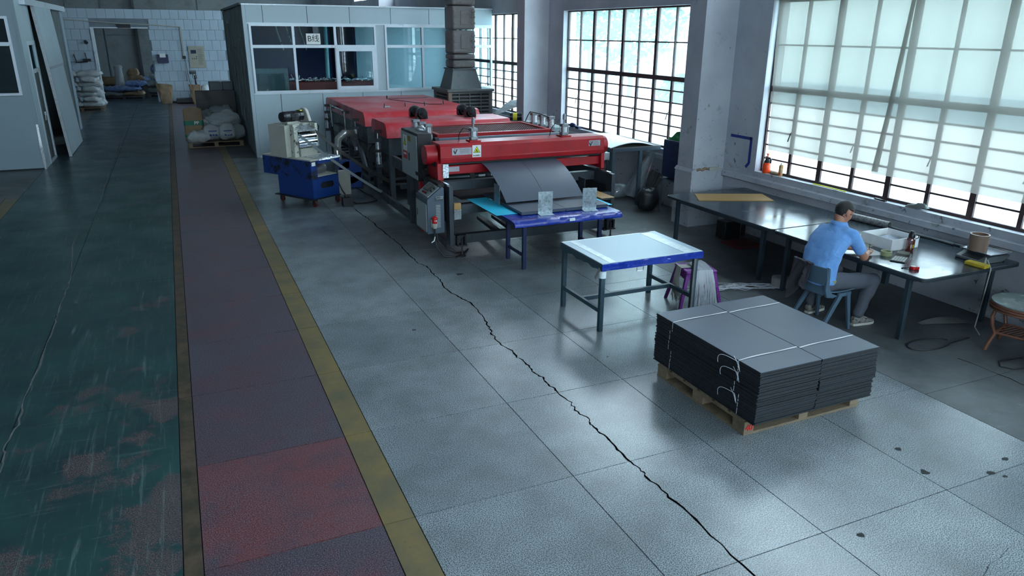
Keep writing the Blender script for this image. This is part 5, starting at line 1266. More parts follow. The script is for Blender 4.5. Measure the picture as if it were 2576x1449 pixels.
# ------------------------------------------------------------------ corner behind the machine, under the grid window
def build_corner():
    t = thing('side_table', 'grey steel table with pale board on it under the grid window', 'table', (7.5, 12.1, 0))
    part('frame', MB().box((6.98, 11.2, 1.0), (8.0, 11.24, 1.06)).box((6.98, 12.86, 1.0), (8.0, 12.9, 1.06)).box((6.98, 11.24, 1.0), (7.02, 12.86, 1.06)), 'console_blue_grey', t, smooth=0)
    part('top', MB().box((6.98, 11.2, 1.06), (8.03, 12.9, 1.075)), 'grey_plank', t, smooth=0)
    for x, y in ((6.98, 11.2), (7.55, 11.2), (6.98, 12.8), (7.9, 12.8)): part('leg', MB().box((x, y, 0), (x + .06, y + .06, 1.0)), 'console_blue_grey', t, smooth=0)
    def sh(u, v):
        y = 12.95 - 1.75 * u; x = 7.05 + .93 * v - .12 * u
        return (x, y, 1.085 + .05 * math.sin(PI * v) * (.5 + u) + .006 * noise.noise((u * 4, v * 4, 5)))
    solo('foam_sheet', MB().sheet(sh, 20, 14, .012), 'foam_white', 'pale curved foam sheet lying on the grey table under the window', 'sheet', smooth=50)
    c = thing('wall_cabinet', 'dark navy cabinet on thin legs beside the white pillar', 'cabinet', (7.75, 10.45, 0))
    part('body', MB().box((7.60, 10.10, .66), (8.0, 10.56, 1.29)), 'cabinet_navy', c, bev=.006)
    part('door', MB().box((7.592, 10.11, .68), (7.60, 10.55, 1.27)), 'cabinet_navy', c, bev=.002)
    part('keyhole', MB().box((7.588, 10.24, .98), (7.592, 10.255, 1.0)), 'chrome', c, smooth=0)
    part('shelf', MB().box((7.58, 10.09, .60), (8.0, 10.58, .625)), 'console_blue_grey', c, smooth=0)
    for x, y in ((7.60, 10.54), (7.60, 10.11), (7.96, 10.54), (7.96, 10.11)): part('leg', MB().cyl((x + .012, y + .012, 0), (x + .012, y + .012, .66), .013, n=10), 'console_blue_grey', c)
    solo('green_cloth', MB().grid(lambda u, v: (7.63 + .32 * u, 10.13 + .40 * v, 1.292 + .11 * math.sin(PI * u) ** .6 * math.sin(PI * v) ** .6 * (1 + .8 * noise.noise((u * 4, v * 4, 2))) + .06 * u * math.sin(PI * v)), 16, 14), 'green_cloth', 'crumpled green cloth lying on top of the navy cabinet', 'cloth', smooth=60)
    for k in range(6):
        y = 11.72 - k * .10
        solo('leaning_board', MB().bar((7.80 + jit(.02), y, .012), (8.02, y - .10, .56 + jit(.03)), .05, .03, up=(1, 0, 0)), 'grey_plank', 'narrow grey board leaning under the grid window, %s' % ('leftmost of the row', 'second from the left', 'third from the left', 'third from the right', 'second from the right', 'rightmost of the row')[k], 'board', 'boards leaning under the window')
    def bag(cx, cy, rx, ry, h, seed):
        return MB().grid(lambda u, v: (lambda a, t: (cx + rx * math.cos(a) * math.sin(t) ** .6 * (1 + .25 * noise.noise((math.cos(a) * 2 + seed, math.sin(a) * 2, v * 3))), cy + ry * math.sin(a) * math.sin(t) ** .6 * (1 + .25 * noise.noise((math.cos(a) * 2, math.sin(a) * 2 + seed, v * 3))), h * (.5 - .5 * math.cos(t)) * (1 + .12 * noise.noise((math.cos(a) * 3, math.sin(a) * 3, seed)))))(2 * PI * u, .02 + (PI - .04) * v), 26, 14, wrap=True)
    solo('rubbish_bag', bag(7.50, 10.78, .20, .17, .40, 1), 'black_bag', 'dark plastic bag slumped by the navy cabinet legs', 'bag', smooth=70)
    solo('film_bag', bag(7.62, 11.92, .20, .15, .26, 4), 'clear_film', 'clear plastic bag crumpled on the floor under the film', 'bag', smooth=70)
    def film(u, v):
        w = .10 + .45 * v; y = 11.25 + .30 * v + w * (u - .5) * 1.4
        return (8.0 - .10 - .26 * v - .05 * math.sin(9 * u + 3 * v) * v, y, 1.02 - .92 * v + .03 * noise.noise((u * 4, v * 5, 3)))
    solo('plastic_film', MB().sheet(film, 20, 20, .002), 'clear_film', 'clear plastic film hanging from the grid window sill to the floor', 'film', smooth=70)
    solo('sill_clutter', MB().ell((8.10, 14.75, 1.04), (.06, .12, .06), 12, 8).box((8.05, 14.4, 1.0), (8.13, 14.55, 1.05)), 'blue_paint_legs', 'small blue rag on the far end of the grid window sill', 'rag')
    solo('wall_tape', MB().box((WX - .004, 8.92, 1.455), (WX, 9.40, 1.50)).box((WX - .004, 8.90, 1.10), (WX, 8.95, 1.5)).bar((WX - .002, 8.92, 1.105), (WX - .002, 8.99, 1.03), .004, .045), 'tape_blue', 'strip of blue tape bent round a corner on the peeling wall', 'tape')
    solo('pillar_wire', MB().tube([(7.50, 9.48, .93), (7.55, 9.46, .95), (7.6, 9.47, .93), (7.65, 9.46, .96), (7.72, 9.475, .94)], .02, 6), 'cardboard', 'wad of old tape and wire on the pillar ledge', 'wire')
    solo('socket_strip', MB().box((7.74, 9.455, .915), (7.94, 9.487, .965)), 'cream_plain', 'cream socket strip fixed on the pillar beside the tape wad', 'socket strip', bev=.004)
build_corner()
# ------------------------------------------------------------------ long workbenches and what lies on them
BZ = .73
def build_benches():
    for i, (a, b, lab) in enumerate(((4.56, 6.655, 'dark topped steel workbench where the man in blue sits'), (6.665, 8.885, 'dark topped steel workbench running into the wall corner'))):
        t = thing('workbench', lab, 'workbench', (7.28, (a + b) / 2, 0), group='workbenches under the window')
        x0, x1 = 6.505, 7.99; r = .06
        def rc(x, y, a0): return [(x + r * math.cos(R(a0 + 15 * k)), y + r * math.sin(R(a0 + 15 * k))) for k in range(7)]
        poly = rc(x0 + r, a + r, 180) + rc(x1 - r, a + r, 270) + rc(x1 - r, b - r, 0) + rc(x0 + r, b - r, 90)
        part('edge_band', MB().prism(poly, 'z', BZ - .038, BZ - .003), 'bench_edge', t, smooth=40)
        part('top', MB().prism([(x0 + .012 + (x - x0) * (x1 - x0 - .024) / (x1 - x0), a + .012 + (y - a) * (b - a - .024) / (b - a)) for x, y in poly], 'z', BZ - .003, BZ), 'bench_top', t, smooth=40)
        for y in (a + .22, b - .2):
            part('frame_rail', MB().box((x0 + .1, y - .02, BZ - .09), (x1 - .06, y + .02, BZ - .038)), 'bench_frame', t, smooth=0)
            for x in (x0 + .06, x1 - .14): part('leg', MB().box((x, y - .025, 0), (x + .05, y + .025, BZ - .038)), 'bench_frame', t, bev=.003)
        part('frame_rail', MB().box((x0 + .07, a + .25, BZ - .08), (x0 + .11, b - .23, BZ - .038)), 'bench_frame', t, smooth=0)
        if i == 0: part('middle_leg', MB().box((7.3, 5.6, .25), (7.36, 5.66, BZ - .04)), 'bench_frame', t, smooth=0)
    # long tan board
    mb = MB().prism([(6.70, 8.36), (7.70, 7.93), (7.87, 8.36), (6.93, 8.76)], 'z', BZ + .001, BZ + .010)
    solo('mdf_board', mb, 'mdf', 'tan fibreboard panel lying on the far workbench', 'board')
    # white foam tray with papers
    c = thing('foam_tray', 'white plastic tray holding papers on the near workbench', 'tray', (7.27, 5.6, BZ))
    x0, x1, y0, y1, h = 7.05, 7.48, 5.41, 5.83, .13
    part('tray', MB().box((x0, y0, BZ), (x1, y1, BZ + .012)).box((x0, y0, BZ + .012), (x0 + .012, y1, BZ + h)).box((x1 - .012, y0, BZ + .012), (x1, y1, BZ + h)).box((x0 + .012, y0, BZ + .012), (x1 - .012, y0 + .012, BZ + h)).box((x0 + .012, y1 - .012, BZ + .012), (x1 - .012, y1, BZ + h)), 'foam_white', c, bev=.003)
    part('folded_flap', MB().box((x1 + .0, y0 + .05, BZ), (x1 + .012, y0 + .2, BZ + .12)), 'foam_white', c, smooth=0)
    part('paper', MB().prism([(7.08, BZ + .03), (7.30, BZ + .03), (7.24, BZ + .12)], 'y', 5.60, 5.602, Matrix.Translation((7.2, 5.6, 0)) @ Matrix.Rotation(.5, 4, 'Z') @ Matrix.Translation((-7.2, -5.6, 0))), 'paper', c, smooth=0)
    part('paper', MB().sheet(lambda u, v: (7.08 + .34 * u, 5.44 + .3 * v, BZ + .025 + .05 * u * v + .02 * math.sin(3 * u)), 8, 8, .001), 'paper', c)
    b = thing('drink_bottle', 'clear bottle of dark red tea with black lid', 'bottle', (7.24, 5.33, BZ))
    part('bottle', MB().lathe([(.0, 0), (.040, 0), (.043, .01), (.043, .145), (.036, .16), (.030, .165)], 24, (7.24, 5.33, BZ)), 'bottle_tea', b)
    part('lid', MB().lathe([(.034, .158), (.036, .165), (.034, .20), (.024, .215), (.020, .235), (0, .238)], 24, (7.24, 5.33, BZ)), 'plastic_black', b)
    part('carry_loop', MB().tube([(7.272, 5.31, BZ + .195), (7.30, 5.295, BZ + .19), (7.303, 5.293, BZ + .16), (7.28, 5.305, BZ + .15)], .006, 6), 'plastic_black', b)
    part('label', MB().box((7.225, 5.286, BZ + .05), (7.24, 5.289, BZ + .09)), 'yellow_label', b, smooth=0)
    # tape roll
    t = solo('tape_roll', MB().lathe([(.045, 0), (.058, 0), (.058, .048), (.045, .048), (.045, 0)], 28, (6.88, 5.33, BZ), caps=False), 'tape_green', 'roll of translucent green packing tape by the calculator', 'tape roll')
    # calculator
    k = thing('calculator', 'black desk calculator with pale keys on the near workbench', 'calculator', (6.905, 5.165, BZ), R(28))
    part('body', MB().prism([(-.16, 0), (.16, 0), (.16, .035), (.06, .012), (-.16, .010)], 'y', -.075, .075), 'plastic_black', k, local=True, bev=.004)
    part('display', MB().box((.075, -.06, .0), (.145, .06, .004), Matrix.Translation((0, 0, .0185)) @ Matrix.Rotation(-.22, 4, 'Y')), 'lcd', k, local=True, smooth=0)
    for r in range(5):
        for q in range(5): part('key', MB().box((-.145 + q * .04, -.062 + r * .026, .0115), (-.117 + q * .04, -.042 + r * .026, .0165)), 'key_grey', k, local=True, smooth=0)
    m = thing('tape_measure', 'small red tape measure on the bench corner', 'tape measure', (6.71, 4.84, BZ))
    part('case', MB().cyl((6.70, 4.85, BZ + .0), (6.70, 4.85, BZ + .034), .036, n=24).box((6.70, 4.81, BZ), (6.745, 4.86, BZ + .034)), 'plastic_red', m, bev=.005)
    part('sticker', MB().cyl((6.70, 4.85, BZ + .034), (6.70, 4.85, BZ + .036), .026, n=20), 'sign_white', m); part('strap', MB().tube([(6.68, 4.88, BZ + .01), (6.65, 4.92, BZ + .006), (6.62, 4.92, BZ + .004)], .005, 6), 'plastic_black', m)
    # scale with pipe
    s = thing('counter_scale', 'grey counter scale with steel tray near the bench end', 'scale', (7.72, 4.82, BZ), R(-4))
    part('body', MB().prism([(-.20, 0), (-.20, .03), (-.08, .07), (.20, .075), (.20, .05), (.10, 0)], 'y', -.16, .16), 'scale_body', s, local=True, bev=.008)
    part('feet', MB().cyl((.15, .12, 0), (.15, .12, .055), .02, n=10).cyl((.15, -.12, 0), (.15, -.12, .055), .02, n=10), 'plastic_black', s, local=True, kind='stuff')
    part('keypad', MB().box((-.185, -.10, .0385), (-.10, .10, .0425), Matrix.Translation((0, 0, 0)) @ Matrix.Translation((-.14, 0, .05)) @ Matrix.Rotation(-.32, 4, 'Y') @ Matrix.Translation((.14, 0, -.038))), 'steel_black', s, local=True, smooth=0)
    tr = part('tray', MB().box((-.12, -.17, .092), (.20, .17, .097)).tube([(-.125, -.175, .10), (.205, -.175, .10), (.205, .175, .10), (-.125, .175, .10), (-.125, -.175, .10)], .006, 6), 'tray_steel', s, local=True)
    part('tray_post', MB().cyl((.04, 0, .07), (.04, 0, .092), .03, n=12), 'steel_black', s, local=True)
    ring = MB().lathe([(.082, 0), (.095, 0), (.095, .175), (.082, .175), (.082, 0)], 36, (7.67, 4.86, BZ + .098), caps=False)
    solo('pipe_offcut', ring, 'pipe_brown', 'short brown plastic pipe standing on the scale tray', 'pipe')
    solo('sponge', MB().box((-.05, -.11, 0), (.05, .11, .04), lay(7.42, 4.665, BZ, 4)), 'sponge_yellow', 'yellow rubber pad at the bench edge in front of the scale', 'pad', bev=.01)
    solo('glue_dropper', MB().cyl((7.47, 4.615, BZ + .04), (7.47, 4.62, BZ + .10), .012, .005, n=10), 'cream_plain', 'small white nozzle standing on the yellow pad', 'nozzle')
    solo('hanging_cord', MB().tube([(7.47, 4.60, BZ + .08), (7.46, 4.54, BZ + .0), (7.44, 4.54, .4), (7.40, 4.53, .1), (7.46, 4.50, .01)], .006, 6), 'string_dim', 'pale cord hanging from the bench edge to the floor', 'cord')
    tb = thing('grey_tube', 'shiny grey cardboard core tube at the back of the near workbench', 'tube', (7.9, 6.45, BZ))
    part('tube', MB().lathe([(.036, 0), (.045, 0), (.045, .62), (.036, .62), (.036, 0)], 24, (0, 0, 0), frame_M((7.86, 6.74, BZ + .045), (0, 0, 1), (1, .0, 0)) @ Matrix.Identity(4) if False else Matrix.Translation((7.84, 6.76, BZ + .045)) @ Matrix.Rotation(PI / 2, 4, 'X') @ Matrix.Rotation(.09, 4, 'Y')), 'tube_grey', tb)
    for q in range(3):
        solo('metal_rod', MB().tube([(7.90 + q * .03, 6.9 - q * .1, BZ + .02), (7.93 + q * .02, 5.3 - q * .1, BZ + .014)], .012, 8), 'rod_grey', ('long grey rod along the wall, closest to the core tube', 'long grey rod along the wall, middle of the three', 'long grey rod tight against the wall behind the scale')[q], 'rod', 'rods along the wall')
    solo('paper_pad', MB().box((-.12, -.16, 0), (.12, .16, .012), lay(6.92, 5.78, BZ, 12)), 'paper_tan', 'tan paper pad under the hands of the man in blue', 'paper', 'papers in front of the man')
    solo('paper_sheet', MB().box((-.1, -.14, 0), (.1, .14, .002), lay(6.82, 5.5, BZ, -14)), 'foam_white', 'white paper slip beside the tray in front of the man', 'paper', 'papers in front of the man')
    # sill
    sp = thing('spray_bottle', 'orange pump sprayer with black top on the window sill', 'sprayer', (8.13, 8.62, WZ0))
    X, Y = 8.12, 8.60
    part('tank', MB().lathe([(0, 0), (.055, 0), (.062, .015), (.062, .12), (.05, .15), (.03, .17)], 24, (X, Y, WZ0)), 'sprayer_orange', sp)
    part('pump_head', MB().lathe([(.042, .155), (.046, .17), (.03, .215), (.026, .235), (0, .24)], 20, (X, Y, WZ0)), 'plastic_black', sp)
    part('handle', MB().tube([(X, Y, WZ0 + .23), (X, Y - .05, WZ0 + .23), (X, Y - .075, WZ0 + .21), (X, Y - .07, WZ0 + .155)], .014, 8), 'plastic_black', sp)
    part('nozzle', MB().tube([(X, Y, WZ0 + .235), (X, Y + .05, WZ0 + .245)], .008, 8), 'plastic_black', sp); part('plunger', MB().cyl((X, Y, WZ0 + .235), (X, Y, WZ0 + .285), .012, n=10).cyl((X, Y, WZ0 + .28), (X, Y, WZ0 + .295), .022, n=14), 'sprayer_orange', sp)
    cn = thing('spray_can', 'slim tan aerosol can beside the orange sprayer', 'spray can', (8.12, 8.30, WZ0))
    part('can', MB().lathe([(0, 0), (.032, 0), (.032, .15), (.026, .165), (.014, .17)], 20, (8.12, 8.30, WZ0)), 'can_tan', cn); part('cap', MB().lathe([(.015, .168), (.012, .195), (.004, .20)], 14, (8.12, 8.30, WZ0)), 'aluminium', cn)
    solo('rag_heap', MB().ell((8.13, 8.43, WZ0 + .02), (.05, .1, .03), 14, 8), 'cardboard', 'small brown rag heap between sprayer and can', 'rag')
    solo('yellow_rod', MB().bar((8.09, 7.62, WZ0 + .012), (8.075, 7.03, WZ0 + .012), .012), 'yellow_stick', 'bright yellow stick lying on the window sill', 'stick')
    for i, (y, r) in enumerate(((6.02, .10), (5.92, .08))):
        solo('work_glove', MB().grid(lambda u, v: (8.10 + .07 * (v - .5), y + .2 * (u - .5), WZ0 + .004 + i * .03 + .05 * math.sin(PI * u) ** .7 * math.sin(PI * v) ** .5 * (1 + .5 * noise.noise((u * 5, v * 5, i)))), 14, 8), 'glove_grey', ('grey work glove lying flat on the window sill', 'grey work glove on top of another on the window sill')[i], 'glove', 'gloves on the sill', smooth=60)
    solo('pliers', MB().bar((8.10, 6.58, WZ0 + .01), (8.08, 6.40, WZ0 + .01), .03, .016), 'steel_black', 'small rusty hand tool on the sill left of the gloves', 'tool')
    # floor under the benches
    solo('string_spool', MB().lathe([(.05, 0), (.105, 0), (.105, .12), (.05, .12), (.05, 0)], 28, (6.66, 6.58, 0), caps=False), 'string_dim', 'white spool of tying string on the floor under the workbench', 'spool')
    mb = MB()
    for k in range(14):
        a = Vector((5.52 + jit(.08), 6.85 + jit(.1), .02)); pts = []
        for q in range(12):
            t = q / 11; pts.append((a.x + (6.6 - a.x) * t, a.y + (6.60 - a.y) * t + .09 * math.sin(5 * t + k) + jit(.03), .008 + .035 * abs(math.sin(9 * t + k * 1.7)) * (1 - abs(2 * t - 1))))
        mb.tube(pts, .0035, 4)
    solo('loose_string', mb, 'string', 'tangle of loose white string trailing over the floor to the spool', 'string', kind='stuff')
    solo('red_pad', MB().box((7.3, 8.1, 0), (7.75, 8.5, .03)), 'crate_red', 'dull red mat on the floor under the far workbench', 'mat')
    solo('black_box', MB().box((7.45, 8.6, 0), (7.75, 8.82, .28)), 'steel_black', 'dark box on the floor by the pillar under the far workbench', 'box', bev=.01)
    solo('paper_scrap', MB().sheet(lambda u, v: (7.15 + .55 * u, 4.98 - .12 * u + (.05 + .14 * u) * (v - .5), .012 + .03 * math.sin(PI * u) * v), 14, 6, .001), 'grey_plank', 'torn grey paper scrap on the floor under the near workbench', 'paper')
    solo('floor_wire', MB().tube([(6.75 + .28 * math.cos(a) , 4.55 + .12 * math.sin(a), .008) for a in [k * .33 for k in range(18)]] + [(7.3, 4.5, .008)], .006, 6), 'rubber_hose', 'black wire loop on the floor under the near bench corner', 'wire')
    solo('floor_wire', MB().tube([(7.2, 3.75, .008), (6.95, 3.82, .008), (6.9, 3.9, .008), (7.0, 3.98, .008), (7.3, 3.95, .008)], .006, 6), 'rubber_hose', 'black wire loop on the floor in front of the rattan stool', 'wire')
    # rattan stool
    s = thing('rattan_stool', 'round rattan side table with glass top at the right edge', 'stool', (7.42, 4.1, 0)); cx, cy = 7.43, 4.10
    part('top', MB().lathe([(0, .50), (.30, .50), (.305, .507), (.30, .514), (0, .514)], 40, (cx, cy, 0)), 'rattan_top', s)
    for z, r in ((.49, .295), (.465, .30), (.44, .295)): part('rim', MB().tube([(cx + r * math.cos(a), cy + r * math.sin(a), z) for a in [2 * PI * k / 40 for k in range(41)]], .013, 8), 'rattan', s)
    for k in range(4):
        a = PI / 4 + k * PI / 2 + .3; dx, dy = math.cos(a), math.sin(a)
        part('leg', MB().tube([(cx + dx * q, cy + dy * q, z) for q, z in ((.28, .45), (.30, .36), (.28, .26), (.24, .18), (.28, .08), (.30, 0))], .018, 8), 'rattan', s)
    for k in range(4):
        a = PI / 4 + k * PI / 2 + .3; b = a + PI / 2; part('shelf_rail', MB().tube([(cx + .24 * math.cos(a), cy + .24 * math.sin(a), .19), (cx + .24 * math.cos(b), cy + .24 * math.sin(b), .19)], .013, 6), 'rattan', s)
    mb = MB()
    for k in range(9): mb.cyl((cx - .17, cy - .16 + k * .04, .19), (cx + .17, cy - .16 + k * .04, .19), .005, n=6)
    part('shelf_weave', mb, 'rattan', s, kind='stuff')
    solo('cable_reel', MB().lathe([(.03, 0), (.085, 0), (.085, .06), (.03, .06), (.03, 0)], 24, (0, 0, 0), Matrix.Translation((7.05, 3.50, .087)) @ Matrix.Rotation(PI / 2, 4, 'Y') @ Matrix.Rotation(.1, 4, 'X'), caps=False), 'cream_plain', 'pale plastic reel standing on the floor at the right edge', 'reel')
build_benches()

# ------------------------------------------------------------------ film covered packing table, stool with string
def build_packing():
    x0, x1, y0, y1, Z = 3.785, 5.04, 6.165, 7.07, .765
    t = thing('packing_table', 'steel table covered with pale film, edge bound in blue wrap', 'table', (4.4, 6.6, 0))
    part('film_top', MB().box((x0 - .005, y0 - .01, Z - .008), (x1 + .01, y1, Z)), 'table_film', t, bev=.004)
    part('board', MB().box((x0, y0, Z - .055), (x1, y1, Z - .008)), 'table_frame', t, smooth=0)
    def wrap(u, v): 
        x = x0 - .01 + (x1 - x0 + .025) * u
        return (x, y0 - .014 + .006 * noise.noise((x * 8, v * 4, 0)), Z - .005 - (.075 + .012 * noise.noise((x * 4, 1, 0))) * v)
    part('blue_edge_wrap', MB().sheet(wrap, 40, 6, .006), 'blue_wrap', t, smooth=50)
    def tp(u, v):
        x = x0 + .03 + (x1 - x0 - .03) * u
        return (x, y0 - .018 + .02 * v, Z - .035 * (1 - v) * (1 + .9 * noise.noise((x * 9, 5, 0))) + .002)
    part('torn_tape', MB().sheet(tp, 46, 4, .002), 'clear_tape', t, smooth=50)
    part('tape_band', MB().box((x0 + .09, y0 + .0, Z), (x0 + .17, y1 - .03, Z + .0018)), 'clear_tape', t, smooth=0)
    part('tape_band', MB().box((x1 - .22, y0 + .02, Z), (x1 - .08, y1 - .01, Z + .0018)), 'clear_tape', t, smooth=0)
    part('tape_band', MB().box((x0, y1 - .03, Z), (x1, y1 - .005, Z + .0018)), 'clear_tape', t, smooth=0)
    part('left_edge_wrap', MB().sheet(lambda u, v: (x0 - .012, y0 + (y1 - y0) * u, Z - .008 - (.07 + .03 * noise.noise((u * 8, 2, 0))) * v), 24, 4, .004), 'table_frame', t, smooth=50)
    for x, y in ((x0 + .005, y0 + .01), (x0 + .005, y1 - .06), (x1 - .07, y0 + .01), (x1 - .07, y1 - .06)): part('leg', MB().box((x, y, 0), (x + .048, y + .048, Z - .055)), 'table_frame', t, bev=.003)
    for x in (x0 + .012, x1 - .06): part('side_rail', MB().box((x, y0 + .058, .205), (x + .03, y1 - .06, .25)), 'table_frame', t, smooth=0)
    part('cross_rail', MB().box((x0 + .042, (y0 + y1) / 2 - .02, .205), (x1 - .06, (y0 + y1) / 2 + .02, .25)), 'table_frame', t, smooth=0)
    part('leg_tape', MB().cyl((x0 + .03, y0 + .034, .60), (x0 + .03, y0 + .034, .675), .040, n=14), 'clear_tape', t); part('rag_end', MB().sheet(lambda u, v: (x0 - .02 - .05 * v, y0 + .03 * u, .70 - .10 * v + .02 * u), 6, 8, .002), 'grey_plank', t)
    part('buckle', MB().tube([(4.20, y0 - .02, .685), (4.20, y0 - .02, .64), (4.28, y0 - .02, .64), (4.28, y0 - .02, .69)], .005, 6), 'aluminium', t)
    # slack leg plate at the right front corner
    part('cover_strip', MB().box((x1 - .085, y0 - .004, .02), (x1 - .06, y0 + .004, .70)), 'grey_plank', t, smooth=0)
    # purple stool
    s = thing('plastic_stool', 'purple plastic stool with string hung over it by the packing table', 'stool', (5.27, 6.52, 0), R(-14))
    w, d, H = .19, .18, .45
    part('seat', MB().box((-w, -d, H - .035), (w, d, H)), 'purple_plastic', s, local=True, bev=.02, seg=3)
    part('apron', MB().box((-w + .02, -d + .005, H - .10), (w - .02, -d + .015, H - .03)).box((-w + .02, d - .015, H - .10), (w - .02, d - .005, H - .03)).box((-w + .005, -d + .02, H - .10), (-w + .015, d - .02, H - .03)).box((w - .015, -d + .02, H - .10), (w - .005, d - .02, H - .03)), 'purple_plastic', s, local=True, smooth=0)
    for sx in (-1, 1):
        for sy in (-1, 1):
            part('leg', MB().loft([[(sx * (w - .03) + a * .022, sy * (d - .03) + b * .022, H - .04) for a, b in ((-1, -1), (1, -1), (1, 1), (-1, 1))], [(sx * (w + .06) + a * .017, sy * (d + .04) + b * .017, 0) for a, b in ((-1, -1), (1, -1), (1, 1), (-1, 1))]]), 'purple_plastic', s, local=True, bev=.004)
    # string hank over the stool
    mb = MB(); M = ORG[s.name]
    for k in range(150):
        q = random.uniform(-1, 1); e = random.uniform(-1, 1)
        x = .02 + q * .10; 
        pts = [(x + .02 * e, .10 + .04 * q, H + .012 + random.uniform(0, .02)), (x, 0, H + .02 + .02 * random.random()), (x, -d - .015, H + .005 + .012 * random.random()), (x + .02 * q, -d - .035 - .02 * random.random(), H - .12), (x + .03 * q + .02 * e, -d - .05 - .04 * random.random(), .2), (x + .05 * q + .03 * e, -d - .05 - .06 * random.random(), random.uniform(.01, .1))]
        mb.tube([tuple(M @ Vector(p)) for p in pts], .0028, 4)
    solo('string_hank', mb, 'string', 'thick hank of cut white string hanging over the purple stool front', 'string', kind='stuff')
    mb = MB()
    for k in range(70):
        q = random.uniform(-1, 1); y = .06 * q
        pts = [(-.02, y, H + .012), (-w - .01, y + .01, H + .008), (-w - .035, y * 1.3, H - .12), (-w - .05 + .03 * random.random(), y * 1.8, .2), (-w - .04 + .06 * random.random(), y * 2.2, random.uniform(.01, .12))]
        mb.tube([tuple(M @ Vector(p)) for p in pts], .0025, 4)
    solo('string_hank', mb, 'string_dim', 'thinner hank of string hanging over the left side of the purple stool', 'string', kind='stuff')
build_packing()

# ------------------------------------------------------------------ pallet of finished sheets
def build_pallet():
    p = thing('pallet', 'wooden pallet marked 40 under the tied dark sheets', 'pallet', (4.37, 4.47, 0))
    pallet(p, 3.76, 5.0, 3.88, 5.06, 6, h=.14)
    text('marking', '40', .075, 'ink_red', p, Matrix.Translation((3.81, 3.8785, .06)) @ Matrix.Rotation(PI / 2, 4, 'X') @ Matrix.Rotation(.08, 4, 'Z'), bold=.001)
    words = ['bottom', 'second', 'third', 'fourth', 'top']
    for i, (a, b) in enumerate(((3.755, 4.368), (4.376, 4.995))):
        ox, oy = 0, 0
        for k in range(5):
            z0 = .141 + k * .0912; ox = jit(.005); oy = jit(.006)
            if k == 4: ox = oy = 0
            g = thing('sheet_bundle', '%s bundle of dark grey sheets in the %s stack of the pallet' % (words[k], ('left', 'right')[i]), 'sheets', ((a + b) / 2, 4.45, z0), group='tied sheet bundles on the pallet')
            mb = MB(); n = 9; th = .0911 / n
            for q in range(n):
                dx, dy = jit(.005), jit(.006); mb.box((a + ox + dx, 3.775 + oy + dy, z0 + q * th), (b + ox + dx, 5.125 + oy + dy, z0 + (q + 1) * th - (.0012 if q < n - 1 else .0022)))
            part('sheets', mb, 'sheet_edge', g, smooth=0, kind='stuff')
            if k == 4: part('cover_sheet', MB().box((a + ox, 3.775 + oy, z0 + n * th - .002), (b + ox, 5.125 + oy, z0 + n * th)), 'sheet_grey', g, smooth=0)
            ztop = z0 + .0912
            for yy in (4.02, 4.88):
                xs = a + ox - .003
                y2 = yy + (jit(.05) if k < 4 else 0)
                if i == 0:
                    part('tie_strap', MB().box((xs - .001, y2 - .003, z0 + .004), (xs, y2 + .003, ztop)), 'string', g, smooth=0)
                if k == 4:
                    mb = MB(); nn = 14; vs = []
                    for q in range(nn):
                        t = q / (nn - 1); x = a + (b - a) * t; y = yy + .02 * t + .004 * math.sin(7 * t); ww = .004 + .003 * abs(math.sin(5 * t + i)); zc = ztop + .001 + .004 * math.sin(PI * t) * (t < 1)
                        vs += [(x, y - ww, zc), (x, y + ww, zc)]
                    mb.add(vs, [(2 * q, 2 * q + 1, 2 * q + 3, 2 * q + 2) for q in range(nn - 1)])
                    part('tie_strap', mb, 'strip_white', g, smooth=0, fix=False)
            if i == 0 and k in (1, 3, 4):
                xk = a + ox - .006; z = ztop - .012; yk = 4.02
                part('strap_knot', MB().tube([(xk - .015 * math.sin(PI * t) , yk - .05 * math.sin(PI * t) * (1 - .5 * t), z - .045 * math.sin(PI * t * 1.1) - .02 * t) for t in [q / 12 for q in range(13)]], .0022, 5)
                     .tube([(xk - .05 * math.sin(PI * .75 * t), yk + (.15 + .04 * (k == 4)) * math.sin(PI * .5 * t) ** .8, z + .022 * math.sin(PI * t) - .075 * t ** 3) for t in [q / 14 for q in range(15)]], .0022, 5).tube([(xk - .003, yk + .05, z + .03), (xk - .014, yk, z + .004), (xk - .012, yk - .03, z - .04), (xk - .005, yk - .035, z - .07)], .0022, 5), 'string', g)
build_pallet()
